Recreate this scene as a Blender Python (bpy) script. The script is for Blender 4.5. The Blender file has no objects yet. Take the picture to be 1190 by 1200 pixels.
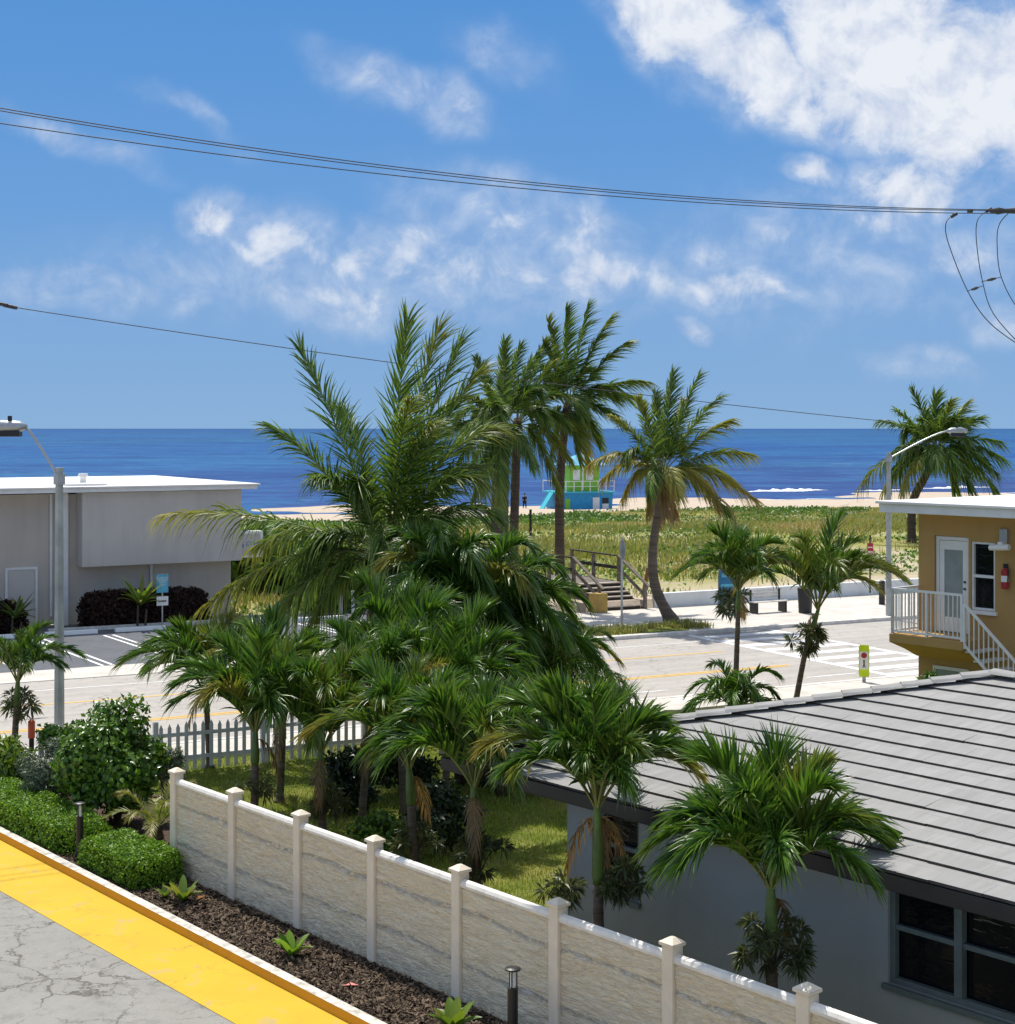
import bpy, math, random
import numpy as np
from mathutils import Vector, Matrix
random.seed(7); RNG = np.random.default_rng(7)
sc = bpy.context.scene
COL = sc.collection
F, H, CX, HY = 1900.0, 7.4, 595.0, 502.0      # focal (in photo pixels), eye height, principal point
R = math.radians

# ------------------------------------------------------------------ frames
def G(x, y, z=0.0):
    D = F*(H-z)/(y-HY); return Vector(((x-CX)*D/F, D, z))
def A(x, y, D): return Vector(((x-CX)*D/F, D, H-(y-HY)*D/F))
class Frame:
    def __init__(s, o, d):
        s.o = Vector((o[0], o[1], 0)); d = Vector((d[0], d[1], 0)).normalized()
        s.ang = math.atan2(d.y, d.x); s.x = d; s.y = Vector((-d.y, d.x, 0))
    def __call__(s, a, b, z=0.0): return s.o + s.x*a + s.y*b + Vector((0, 0, z))
    def inv(s, p):
        q = Vector((p[0], p[1], 0))-s.o; return q.dot(s.x), q.dot(s.y)
UV = Frame((-5.45, 26.7), (.633, -.774))       # along the white fence / across towards the house
RD = Frame((3.17, 56.3), (.8835, .468))        # along the far kerb / across towards the sea
LB = Frame((-16.0, 61.0), (1, .6))             # long pale building
RB = Frame((9.12, 35.96), (.633, -.774))       # two-storey tan building

# ------------------------------------------------------------------ objects
def props(o, label=None, cat=None, group=None, kind=None):
    if label: o['label'] = label
    if cat: o['category'] = cat
    if group: o['group'] = group
    if kind: o['kind'] = kind
    return o
def thing(name, label, cat, loc=(0, 0, 0), rot=0.0, group=None):
    o = bpy.data.objects.new(name, None); COL.objects.link(o)
    o.location = loc; o.rotation_euler = (0, 0, rot); o.empty_display_size = .2
    return props(o, label, cat, group)
class MB:
    def __init__(s): s.v = []; s.f = []; s.m = []; s.mi = 0
    def add(s, vs, fs):
        n = len(s.v); s.v += [tuple(p) for p in vs]
        for f in fs: s.f.append(tuple(i+n for i in f)); s.m.append(s.mi)
    def box(s, x0, x1, y0, y1, z0, z1):
        s.add([(x0,y0,z0),(x1,y0,z0),(x1,y1,z0),(x0,y1,z0),(x0,y0,z1),(x1,y0,z1),(x1,y1,z1),(x0,y1,z1)],
              [(0,3,2,1),(4,5,6,7),(0,1,5,4),(1,2,6,5),(2,3,7,6),(3,0,4,7)])
    def beam(s, p, q, w, h, up=(0, 0, 1)):
        p = Vector(p); q = Vector(q); t = (q-p).normalized(); upv = Vector(up)
        sd = t.cross(upv)
        if sd.length < 1e-3: sd = t.cross(Vector((1, 0, 0)))
        sd.normalize(); u = sd.cross(t)
        vs = []
        for c in (p, q):
            for a, b in ((-1,-1),(1,-1),(1,1),(-1,1)): vs.append(c+sd*(a*w/2)+u*(b*h/2))
        s.add(vs, [(0,3,2,1),(4,5,6,7),(0,1,5,4),(1,2,6,5),(2,3,7,6),(3,0,4,7)])
    def tube(s, pts, rad, n=10, cap=True):
        pts = [Vector(p) for p in pts]
        if not hasattr(rad, '__len__'): rad = [rad]*len(pts)
        vs = []; fs = []
        ref = None
        for i, p in enumerate(pts):
            t = (pts[min(i+1, len(pts)-1)]-pts[max(i-1, 0)]).normalized()
            if ref is None:
                ref = t.cross(Vector((0, 1, 0)) if abs(t.y) < .9 else Vector((1, 0, 0))).normalized()
            a = (ref-t*ref.dot(t)).normalized(); ref = a; b = t.cross(a)
            for k in range(n):
                an = 2*math.pi*k/n; vs.append(p+a*(math.cos(an)*rad[i])+b*(math.sin(an)*rad[i]))
        for i in range(len(pts)-1):
            for k in range(n):
                k2 = (k+1) % n; fs.append((i*n+k, i*n+k2, (i+1)*n+k2, (i+1)*n+k))
        if cap: fs.append(tuple(range(n-1, -1, -1))); fs.append(tuple((len(pts)-1)*n+k for k in range(n)))
        s.add(vs, fs)
    def poly(s, pts): s.add(pts, [tuple(range(len(pts)))])
    def prism(s, pts, d):
        d = Vector(d); n = len(pts); a = [Vector(p) for p in pts]; b = [p+d for p in a]
        s.add(a+b, [tuple(range(n-1, -1, -1)), tuple(range(n, 2*n))]+[(i, (i+1) % n, n+(i+1) % n, n+i) for i in range(n)])
    def build(s, name, mats, parent=None, bevel=0.0, smooth=False, loc=None, rot=None):
        me = bpy.data.meshes.new(name); me.from_pydata(s.v, [], s.f)
        if not isinstance(mats, (list, tuple)): mats = [mats]
        for m in mats: me.materials.append(m)
        me.polygons.foreach_set('material_index', s.m)
        if smooth: me.polygons.foreach_set('use_smooth', [True]*len(s.f))
        me.update()
        o = bpy.data.objects.new(name, me); COL.objects.link(o)
        if parent: o.parent = parent
        if loc is not None: o.location = loc
        if rot is not None: o.rotation_euler = (0, 0, rot)
        if bevel:
            b = o.modifiers.new('bevel', 'BEVEL'); b.width = bevel; b.segments = 2; b.limit_method = 'ANGLE'; b.angle_limit = R(40)
        return o
def np_mesh(name, V, Q, mats, parent=None, col=None, mi=None, smooth=False, loc=None):
    """V (n,3), Q list of (m,k) index arrays."""
    me = bpy.data.meshes.new(name); V = np.ascontiguousarray(V, dtype=np.float32)
    me.vertices.add(len(V)); me.vertices.foreach_set('co', V.ravel())
    li = np.concatenate([q.ravel() for q in Q]).astype(np.int32)
    tot = np.concatenate([np.full(len(q), q.shape[1], dtype=np.int32) for q in Q])
    st = np.concatenate([[0], np.cumsum(tot)[:-1]]).astype(np.int32)
    me.loops.add(len(li)); me.loops.foreach_set('vertex_index', li)
    me.polygons.add(len(tot)); me.polygons.foreach_set('loop_start', st); me.polygons.foreach_set('loop_total', tot)
    if not isinstance(mats, (list, tuple)): mats = [mats]
    for m in mats: me.materials.append(m)
    if mi is not None: me.polygons.foreach_set('material_index', np.asarray(mi, dtype=np.int32))
    if smooth: me.polygons.foreach_set('use_smooth', np.ones(len(tot), dtype=bool))
    me.update(calc_edges=True)
    if col is not None:
        ca = me.color_attributes.new('leafdata', 'FLOAT_COLOR', 'POINT')
        c4 = np.ones((len(V), 4), dtype=np.float32); c4[:, :3] = col; ca.data.foreach_set('color', c4.ravel())
    o = bpy.data.objects.new(name, me); COL.objects.link(o)
    if parent: o.parent = parent
    if loc is not None: o.location = loc
    return o

# ------------------------------------------------------------------ materials
class NT:
    def __init__(s, name):
        s.m = bpy.data.materials.new(name); s.m.use_nodes = True; s.t = s.m.node_tree
        s.b = s.t.nodes['Principled BSDF']; s.out = s.t.nodes['Material Output']; s.c = None
    def n(s, typ, **k):
        nd = s.t.nodes.new('ShaderNode'+typ)
        for a, v in k.items():
            if a.startswith('i_'):
                key = a[2:]; key = int(key) if key.isdigit() else key.replace('_', ' ')
                s.put(nd.inputs[key], v)
            else: setattr(nd, a, v)
        return nd
    def put(s, sock, v):
        if isinstance(v, bpy.types.NodeSocket): s.t.links.new(v, sock)
        elif isinstance(v, (tuple, list)) and len(v) == 3 and sock.type == 'RGBA': sock.default_value = (*v, 1)
        else: sock.default_value = v
    def coord(s, scale=(1, 1, 1), rot=(0, 0, 0), src='Object', loc=(0, 0, 0)):
        tc = s.n('TexCoord'); mp = s.n('Mapping')
        s.t.links.new(tc.outputs[src], mp.inputs[0]); mp.inputs['Scale'].default_value = scale
        mp.inputs['Rotation'].default_value = rot; mp.inputs['Location'].default_value = loc
        return mp.outputs[0]
    def world(s, scale=1.0):
        g = s.n('NewGeometry'); mp = s.n('Mapping'); s.t.links.new(g.outputs['Position'], mp.inputs[0])
        mp.inputs['Scale'].default_value = (scale,)*3 if not hasattr(scale, '__len__') else scale
        return mp.outputs[0]
    def noise(s, vec, scale=5, detail=5, rough=.55, dist=0.0):
        n = s.n('TexNoise', i_Vector=vec, i_Scale=scale, i_Detail=detail, i_Roughness=rough, i_Distortion=dist); return n.outputs['Fac']
    def ramp(s, fac, a, b, lo=0.0, hi=1.0):
        r = s.n('MapRange', i_0=fac, i_1=a, i_2=b, i_3=lo, i_4=hi); return r.outputs[0]
    def mix(s, fac, a, b, mode='MIX'):
        m = s.n('Mix', data_type='RGBA', blend_type=mode)
        s.put(m.inputs[0], fac); s.put(m.inputs[6], a); s.put(m.inputs[7], b); return m.outputs[2]
    def math(s, op, a, b=0.0, clamp=False):
        m = s.n('Math', operation=op, use_clamp=clamp); s.put(m.inputs[0], a); s.put(m.inputs[1], b); return m.outputs[0]
    def bump(s, h, strength=.4, dist=.02):
        b = s.n('Bump', i_Height=h, i_Strength=strength, i_Distance=dist); s.t.links.new(b.outputs[0], s.b.inputs['Normal']); return b
    def set(s, color=None, rough=None, spec=None, metal=None):
        if color is not None: s.put(s.b.inputs['Base Color'], color)
        if rough is not None: s.put(s.b.inputs['Roughness'], rough)
        if spec is not None: s.put(s.b.inputs['Specular IOR Level'], spec)
        if metal is not None: s.put(s.b.inputs['Metallic'], metal)
        return s
def plain(name, c, rough=.6, spec=.4, metal=0, var=.12, scale=3.0, bump=0.0, bscale=60):
    t = NT(name); w = t.world()
    f = t.noise(w, scale, 6, .6); dk = tuple(x*(1-var*2) for x in c); lt = tuple(min(1, x*(1+var)) for x in c)
    t.set(t.mix(t.ramp(f, .3, .7), dk, lt), rough, spec, metal)
    if bump: t.bump(t.noise(w, bscale, 4), bump, .01)
    return t.m
def leaf_mat(name, dark, light, yellow=(.34, .27, .05), brown=(.25, .15, .07), tip=.0, trans=.35, rough=.42, spec=.4):
    t = NT(name); at = t.n('Attribute', attribute_name='leafdata'); sp = t.n('SeparateColor')
    t.t.links.new(at.outputs['Color'], sp.inputs[0]); r, g, b = sp.outputs
    c = t.mix(g, dark, light)
    c = t.mix(t.ramp(b, .15, .65), c, yellow)
    c = t.mix(t.ramp(b, .6, 1.0), c, brown)
    if tip:
        k = t.math('MULTIPLY', t.ramp(r, .62, 1.0), t.math('ADD', t.math('MULTIPLY', g, .22), tip), True)
        c = t.mix(k, c, brown)
    t.set(c, rough, spec)
    tr = t.n('BsdfTranslucent'); t.put(tr.inputs[0], t.mix(.55, c, t.mix(1.0, c, (1.25, 1.2, .5), 'MULTIPLY')))
    mx = t.n('MixShader', i_0=trans); t.t.links.new(t.b.outputs[0], mx.inputs[1]); t.t.links.new(tr.outputs[0], mx.inputs[2])
    t.t.links.new(mx.outputs[0], t.out.inputs[0])
    return t.m

M = {}
M['palm'] = leaf_mat('christmas_palm_leaf', (.020, .075, .010), (.135, .265, .028), tip=.06, rough=.36, spec=.55, trans=.30)
M['coco'] = leaf_mat('coconut_leaf', (.022, .070, .012), (.20, .31, .05), yellow=(.42, .36, .07), brown=(.30, .20, .10), tip=.04)
M['date'] = leaf_mat('spiky_palm_leaf', (.036, .08, .018), (.13, .185, .04), tip=.2)
M['rachis'] = plain('palm_midrib', (.20, .22, .06), .5)
M['rachis_dry'] = plain('dry_midrib', (.30, .20, .08), .6)
M['shaft'] = plain('green_crownshaft', (.11, .17, .035), .4, var=.2, scale=6)
def trunk_mat(name, c, ring=14):
    t = NT(name); w = t.world(); z = t.world((0.6, .6, ring))
    f = t.noise(z, 1.0, 3, .6, .3); g = t.noise(w, 9, 5)
    t.set(t.mix(t.ramp(f, .3, .7), tuple(x*.55 for x in c), t.mix(g, c, tuple(min(1, x*1.35) for x in c))), .85, .2); t.bump(f, .7, .04); return t.m
M['trunk'] = trunk_mat('grey_brown_palm_trunk', (.16, .125, .095))
M['trunk_dk'] = trunk_mat('dark_palm_trunk', (.11, .08, .06))
M['bark'] = plain('shrub_bark', (.10, .075, .05), .9, .2)
M['hedge'] = leaf_mat('boxwood_leaf', (.045, .13, .010), (.25, .42, .035), trans=.35, rough=.4, spec=.3)
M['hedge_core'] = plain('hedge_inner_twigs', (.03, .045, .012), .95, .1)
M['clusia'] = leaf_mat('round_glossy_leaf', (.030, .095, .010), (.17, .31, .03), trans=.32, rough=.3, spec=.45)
M['grey_leaf'] = leaf_mat('silvery_leaf', (.07, .10, .06), (.16, .20, .12), trans=.25)
M['lime'] = leaf_mat('lime_leaf', (.08, .16, .015), (.22, .30, .03), trans=.35, rough=.35)
M['narrow'] = leaf_mat('narrow_leaf', (.055, .075, .028), (.14, .16, .06), trans=.3)
M['sea_grape'] = leaf_mat('sea_grape_leaf', (.05, .13, .015), (.16, .27, .03), trans=.35)
M['redhedge'] = leaf_mat('dark_red_leaf', (.018, .009, .008), (.05, .026, .018), trans=.15, rough=.6, spec=.2)
M['grass'] = leaf_mat('lawn_blade', (.16, .27, .018), (.40, .46, .06), yellow=(.34, .26, .08), trans=.3)
M['dune'] = leaf_mat('dune_grass_blade', (.15, .18, .03), (.36, .37, .10), yellow=(.50, .38, .18), trans=.3, rough=.6)
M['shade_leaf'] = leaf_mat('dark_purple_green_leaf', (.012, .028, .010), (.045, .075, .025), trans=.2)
M['chip'] = leaf_mat('bark_chip', (.028, .020, .015), (.24, .175, .12), trans=0, rough=.9, spec=.1)
M['flower'] = plain('red_petal', (.55, .05, .03), .5)

def mat_asphalt(name, c, crack=True, scale=1.0):
    t = NT(name); w = t.world(); fine = t.noise(w, 90, 3, .7); big = t.noise(w, .9*scale, 6, .6)
    col = t.mix(t.ramp(fine, .3, .7), tuple(x*.8 for x in c), tuple(x*1.18 for x in c))
    col = t.mix(t.ramp(big, .35, .65, 0, .5), col, tuple(x*.72 for x in c))
    sp_ = t.n('TexVoronoi', i_Vector=w, i_Scale=95); col = t.mix(t.ramp(sp_.outputs['Distance'], .15, .5, .35, 0), col, tuple(min(1, x*1.5) for x in c))
    st_ = t.noise(w, 3.3, 7, .72); col = t.mix(t.ramp(st_, .52, .68, 0, .6), col, tuple(x*.55 for x in c)); col = t.mix(t.ramp(st_, .42, .28, 0, .4), col, tuple(min(1, x*1.3) for x in c))
    if crack:
        wv = t.n('TexNoise', i_Vector=w, i_Scale=1.3, i_Detail=9, i_Roughness=.68)
        ad = t.n('VectorMath', operation='MULTIPLY_ADD'); t.put(ad.inputs[0], wv.outputs['Color']); ad.inputs[1].default_value = (.8, .8, .8); t.put(ad.inputs[2], w)
        v = t.n('TexVoronoi', feature='DISTANCE_TO_EDGE', i_Vector=ad.outputs[0], i_Scale=.50)
        gate = t.noise(w, .6, 3); wid = t.math('MULTIPLY', gate, .022)
        k = t.math('MULTIPLY', t.math('SUBTRACT', 1.0, t.math('DIVIDE', v.outputs['Distance'], wid), True), t.ramp(gate, .36, .46))
        v2 = t.n('TexVoronoi', feature='DISTANCE_TO_EDGE', i_Vector=ad.outputs[0], i_Scale=1.7)
        k2 = t.math('MULTIPLY', t.ramp(v2.outputs['Distance'], .0, .018, .9, 0), t.ramp(t.noise(w, .8, 4), .44, .50))
        col = t.mix(t.math('MULTIPLY', t.math('MAXIMUM', k, k2), .92), col, (.07, .062, .055))
    t.set(col, .9, .25); t.bump(fine, .35, .01); return t.m
M['drive'] = mat_asphalt('cracked_driveway_asphalt', (.285, .275, .245))
def mat_road():
    m = mat_asphalt('sun_bleached_asphalt', (.44, .405, .36), False, .25); t = NT.__new__(NT); t.m = m; t.t = m.node_tree; t.b = t.t.nodes['Principled BSDF']
    l = t.b.inputs['Base Color'].links[0].from_socket; o = t.coord((.05, 1.1, 1)); n = t.noise(o, 2.0, 6, .65, .3)
    c = t.mix(t.ramp(n, .42, .62, 0, .38), l, (.30, .275, .25)); c = t.mix(t.ramp(n, .40, .28, 0, .3), c, (.56, .52, .465))
    w = t.world(); wv = t.n('TexNoise', i_Vector=w, i_Scale=.7, i_Detail=9, i_Roughness=.65); ad = t.n('VectorMath', operation='MULTIPLY_ADD'); t.put(ad.inputs[0], wv.outputs['Color']); ad.inputs[1].default_value = (2.5,)*3; t.put(ad.inputs[2], w)
    v = t.n('TexVoronoi', feature='DISTANCE_TO_EDGE', i_Vector=ad.outputs[0], i_Scale=.22); c = t.mix(t.math('MULTIPLY', t.ramp(v.outputs['Distance'], 0, .012, .55, 0), t.ramp(t.noise(w, .2, 2), .42, .55)), c, (.13, .12, .11))
    t.put(t.b.inputs['Base Color'], c); return m
M['road'] = mat_road()
M['lot'] = mat_asphalt('parking_asphalt', (.12, .126, .138), False)
def mat_paint(name, c, under, wear=.5, sc_=3.0):
    t = NT(name); w = t.world(); a = t.noise(w, sc_, 8, .65); fine = t.noise(w, 70, 3, .7)
    k = t.ramp(t.math('ADD', t.math('MULTIPLY', a, .8), t.math('MULTIPLY', fine, .2)), .68-wear*.2, .74-wear*.1)
    col = t.mix(t.ramp(t.noise(w, 1.1, 5), .3, .7), tuple(x*.9 for x in c), c)
    col = t.mix(t.ramp(t.noise(w, 130, 2, .7), .55, .75, 0, .35), col, tuple(x*.6 for x in c)); sc2 = t.noise(t.world((1.1, .8, 1)), 1.7, 8, .75, .6); col = t.mix(t.ramp(sc2, .56, .72, 0, .45), col, tuple(x*.55+.03 for x in c))
    wv = t.n('TexNoise', i_Vector=w, i_Scale=2.2, i_Detail=8, i_Roughness=.68); ad = t.n('VectorMath', operation='MULTIPLY_ADD'); t.put(ad.inputs[0], wv.outputs['Color']); ad.inputs[1].default_value = (1.1,)*3; t.put(ad.inputs[2], w)
    v = t.n('TexVoronoi', feature='DISTANCE_TO_EDGE', i_Vector=ad.outputs[0], i_Scale=.8); cr = t.math('MULTIPLY', t.ramp(v.outputs['Distance'], 0, .012, .6, 0), t.ramp(t.noise(w, .9, 3), .50, .6)); col = t.mix(cr, col, (.13, .09, .04))
    t.set(t.mix(k, col, under), .75, .3); t.bump(fine, .25, .008); return t.m
M['yellow'] = mat_paint('yellow_road_paint', (.62, .39, .012), (.38, .31, .16), .62, 2.2)
M['kerb_yellow'] = mat_paint('yellow_kerb_paint', (.70, .34, .022), (.30, .22, .12), .5, 5)
M['white_line'] = mat_paint('white_line_paint', (.82, .82, .80), (.42, .40, .37), .32, 2.5)
M['yellow_line'] = mat_paint('yellow_line_paint', (.72, .44, .08), (.50, .42, .28), .35, 2.0)
M['concrete'] = plain('pale_concrete', (.60, .555, .49), .9, .2, var=.1, scale=1.2, bump=.2)
M['kerb'] = plain('kerb_concrete', (.70, .67, .61), .9, .2, var=.14, scale=4, bump=.2)
M['white'] = plain('white_paint', (.80, .79, .76), .5, .4, var=.04)
M['stopw'] = plain('white_wheel_stop', (.82, .82, .80), .7, .3, var=.04)
M['steel'] = plain('galvanised_steel', (.42, .44, .45), .4, .5, .6, var=.1)
M['pole'] = plain('grey_concrete_pole', (.40, .42, .40), .8, .3, var=.14, scale=2)
M['black'] = plain('black_enamel', (.018, .018, .019), .4, .4)
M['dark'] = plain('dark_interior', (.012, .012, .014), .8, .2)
M['wire'] = plain('black_cable', (.06, .06, .065), .6, .3)
M['wood'] = plain('weathered_grey_wood', (.20, .17, .14), .85, .2, var=.25, scale=5)
M['wood_dk'] = plain('dark_stained_wood', (.06, .05, .04), .8, .2, var=.25, scale=5)
M['tread'] = plain('pale_worn_tread', (.46, .40, .33), .9, .2)
M['ochre'] = plain('ochre_block', (.50, .33, .10), .9, .2)
M['rust'] = plain('rusty_wood', (.28, .13, .05), .9, .2)
M['blue'] = plain('sky_blue_paint', (.03, .30, .58), .6, .4, var=.08)
M['lime_paint'] = plain('lime_green_paint', (.22, .52, .05), .6, .4, var=.08)
M['turq'] = plain('turquoise_paint', (.06, .48, .60), .6, .4, var=.05)
M['sign_blue'] = plain('pale_blue_sign', (.10, .42, .55), .5)
M['sign_dk'] = plain('blue_board', (.02, .16, .32), .5)
M['red'] = plain('red_sign_paint', (.42, .03, .035), .5)
M['fluo'] = plain('fluorescent_yellow_green', (.62, .80, .02), .5)
M['skin'] = plain('skin', (.30, .17, .11), .6)
M['hair'] = plain('dark_hair', (.02, .015, .012), .6)
M['cloth'] = plain('dark_clothes', (.02, .022, .03), .9, .1)
M['stone'] = plain('pale_rock', (.42, .40, .37), .9, .2, var=.2, scale=5, bump=.4, bscale=15)
def mat_stucco(name, c, var=.07):
    t = NT(name); w = t.world(); a = t.noise(w, .8, 6, .6); st = t.noise(t.world((2.2, 2.2, .25)), 1.0, 4)
    col = t.mix(t.ramp(a, .3, .7), tuple(x*(1-var) for x in c), tuple(x*(1+var*.6) for x in c))
    col = t.mix(t.ramp(st, .50, .72, 0, .32), col, tuple(x*.72 for x in c))
    t.set(col, .92, .2); t.bump(t.noise(w, 55, 4, .6), .3, .012); return t.m
M['house_wall'] = mat_stucco('grey_green_stucco', (.39, .405, .385))
M['lb_wall'] = mat_stucco('warm_beige_stucco', (.52, .465, .40))
M['lb_panel'] = mat_stucco('pale_grey_render', (.53, .495, .45))
M['rb_wall'] = mat_stucco('tan_stucco', (.46, .285, .108))
M['lowwall'] = mat_stucco('white_low_wall', (.70, .72, .72))
M['roofwhite'] = plain('white_flat_roof', (.80, .78, .74), .8, .2, var=.06, scale=.8)
M['trim'] = plain('pale_trim', (.72, .72, .70), .55, .4, var=.05)
M['greenframe'] = plain('grey_green_window_frame', (.15, .185, .17), .5, .4)
def mat_glass():
    t = NT('dark_window_glass'); w = t.world((1, 1, 4)); t.set((.006, .007, .009), .06, .5); t.bump(t.noise(w, 2.2, 3, .6, .6), .35, .03); return t.m
M['glass'] = mat_glass()
M['blind'] = plain('glass_with_pale_blind', (.30, .34, .33), .15, .6, var=.08)
def mat_rooftile():
    t = NT('white_concrete_roof_tile'); o = t.coord((3.2, .6, 1)); a = t.noise(o, 3.0, 6, .65); b = t.noise(t.coord((1, 1, 1)), .7, 5)
    br = t.n('TexBrick', i_Vector=t.coord((1, 1, 1)), i_Scale=1.0, i_Mortar_Size=.012, i_Brick_Width=.33, i_Row_Height=.3733, offset=.5)
    t.put(br.inputs['Color1'], (.335, .328, .312)); t.put(br.inputs['Color2'], (.29, .284, .27)); t.put(br.inputs['Mortar'], (.29, .28, .27))
    col = t.mix(t.ramp(a, .38, .72, 0, .5), br.outputs['Color'], (.22, .215, .20))
    col = t.mix(t.ramp(b, .45, .7, 0, .4), col, (.27, .263, .25))
    gr = t.noise(t.coord((1.6, .22, 1)), 1.3, 7, .7); col = t.mix(t.ramp(gr, .52, .72, 0, .5), col, (.20, .195, .18)); dt = t.noise(t.coord((1, 1, 1)), 24, 4, .7); col = t.mix(t.ramp(dt, .60, .75, 0, .5), col, (.16, .155, .145))
    t.set(col, .85, .25); t.bump(a, .3, .01); return t.m
M['tile'] = mat_rooftile()
M['butt'] = plain('shade_tinted_tile_edge', (.075, .07, .064), .9, .1, var=.2)  # shade on the course butts, put into a darker colour than the tiles
def mat_fence():
    t = NT('precast_ledgestone_panel')
    st = t.noise(t.coord((1.4, 1, 7.0)), 2.4, 7, .65, .8); fl = t.noise(t.coord((4, 1, 18)), 1.6, 6, .65, .6); big = t.noise(t.coord((.8, 1, 1)), 1.2, 3)
    col = t.mix(t.ramp(st, .35, .65), (.82, .66, .42), (.90, .80, .58)); col = t.mix(t.ramp(big, .4, .65, 0, .5), col, (.86, .76, .56))
    col = t.mix(t.ramp(fl, .53, .62, 0, .38), col, (.47, .45, .42))
    vs_ = t.n('TexNoise', i_Vector=t.coord((1, 1, 1)), i_Scale=3.0, i_Detail=4); av = t.n('VectorMath', operation='MULTIPLY_ADD'); t.put(av.inputs[0], vs_.outputs['Color']); av.inputs[1].default_value = (.9, 0, .5); t.put(av.inputs[2], t.coord((1.5, 1, 12)))
    vo = t.n('TexVoronoi', i_Vector=av.outputs[0], i_Scale=1.3); ve = t.n('TexVoronoi', feature='DISTANCE_TO_EDGE', i_Vector=av.outputs[0], i_Scale=1.3); sv = t.n('SeparateColor'); t.t.links.new(vo.outputs['Color'], sv.inputs[0])
    col = t.mix(t.ramp(sv.outputs[0], 0, 1, 0, .20), col, (.60, .53, .42)); eg = t.ramp(ve.outputs['Distance'], 0, .07, 1, 0); col = t.mix(t.math('MULTIPLY', eg, .16), col, (.34, .32, .30))
    wv = t.n('TexWave', wave_type='BANDS', bands_direction='Z', wave_profile='SAW', i_Vector=t.coord((.16, 1, 1)), i_Scale=.52, i_Distortion=2.2, i_Detail=4, i_Detail_Scale=2.4, i_Detail_Roughness=.6)
    k = t.math('MULTIPLY', t.ramp(wv.outputs['Fac'], .86, .95), t.ramp(t.noise(t.coord((2.2, 1, 6)), 2.2, 7, .7), .44, .54), True)  # blue-grey streaks: shadow lines under the stone courses put into the colour
    col = t.mix(t.math('MULTIPLY', k, .6), col, (.44, .46, .47)); gz = t.n('SeparateXYZ'); t.t.links.new(t.coord((1, 1, 1)), gz.inputs[0]); col = t.mix(t.math('MULTIPLY', t.ramp(gz.outputs[2], .04, .30, .8, 0), t.ramp(t.noise(t.coord((3, 1, 2)), 2, 6, .7), .38, .62)), col, (.30, .24, .17))
    t.set(col, .75, .3)
    h = t.math('ADD', t.math('MULTIPLY', st, .8), t.math('SUBTRACT', t.math('MULTIPLY', t.noise(t.coord((2, 1, 8)), 7, 5), .6), t.math('ADD', t.math('MULTIPLY', k, .4), t.math('MULTIPLY', eg, .12)))); t.bump(h, .9, .05); return t.m
M['panel'] = mat_fence()
M['coping'] = plain('pale_fence_coping', (.84, .79, .70), .5, .3, var=.08, scale=6)
M['vinyl'] = plain('white_fence_post', (.82, .71, .55), .5, .3, var=.06)
def mat_mulch():
    t = NT('brown_mulch'); w = t.world(); v = t.n('TexVoronoi', i_Vector=w, i_Scale=28); n = t.noise(w, 16, 6, .7); b = t.noise(w, 1.5, 4)
    col = t.mix(v.outputs['Color'], (.040, .027, .019), (.13, .092, .064)); col = t.mix(t.ramp(n, .4, .6), col, (.10, .07, .05))
    col = t.mix(t.ramp(b, .5, .7, 0, .5), col, (.15, .11, .078))
    t.set(col, .95, .15); t.bump(n, .9, .04); return t.m
M['mulch'] = mat_mulch()
def mat_lawn():
    t = NT('lawn_ground'); w = t.world(); a = t.noise(w, .8, 6, .65); b = t.noise(w, 22, 5, .7)
    col = t.mix(t.ramp(a, .35, .65), (.12, .17, .022), (.27, .27, .065)); col = t.mix(t.ramp(b, .4, .62, 0, .6), col, (.075, .07, .025))
    t.set(col, .95, .1); t.bump(b, .8, .04); return t.m
M['lawn'] = mat_lawn()
def mat_terrain():
    t = NT('sandy_ground'); w = t.world(); a = t.noise(w, .09, 6, .62); b = t.noise(w, .9, 6, .7)
    sand = t.mix(t.ramp(b, .3, .7), (.45, .365, .275), (.54, .45, .35)); veg = t.mix(t.ramp(b, .35, .65), (.19, .20, .05), (.33, .31, .10))
    at = t.n('Attribute', attribute_name='leafdata'); sp = t.n('SeparateColor'); t.t.links.new(at.outputs['Color'], sp.inputs[0])
    k = t.math('MULTIPLY', sp.outputs[0], t.ramp(t.math('ADD', t.math('MULTIPLY', a, .6), t.math('MULTIPLY', b, .4)), .40, .50, 0, 1), True)
    k = t.math('MAXIMUM', k, sp.outputs[1])
    t.set(t.mix(k, sand, veg), .95, .1); t.bump(b, .6, .15); return t.m
M['terrain'] = mat_terrain()
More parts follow.
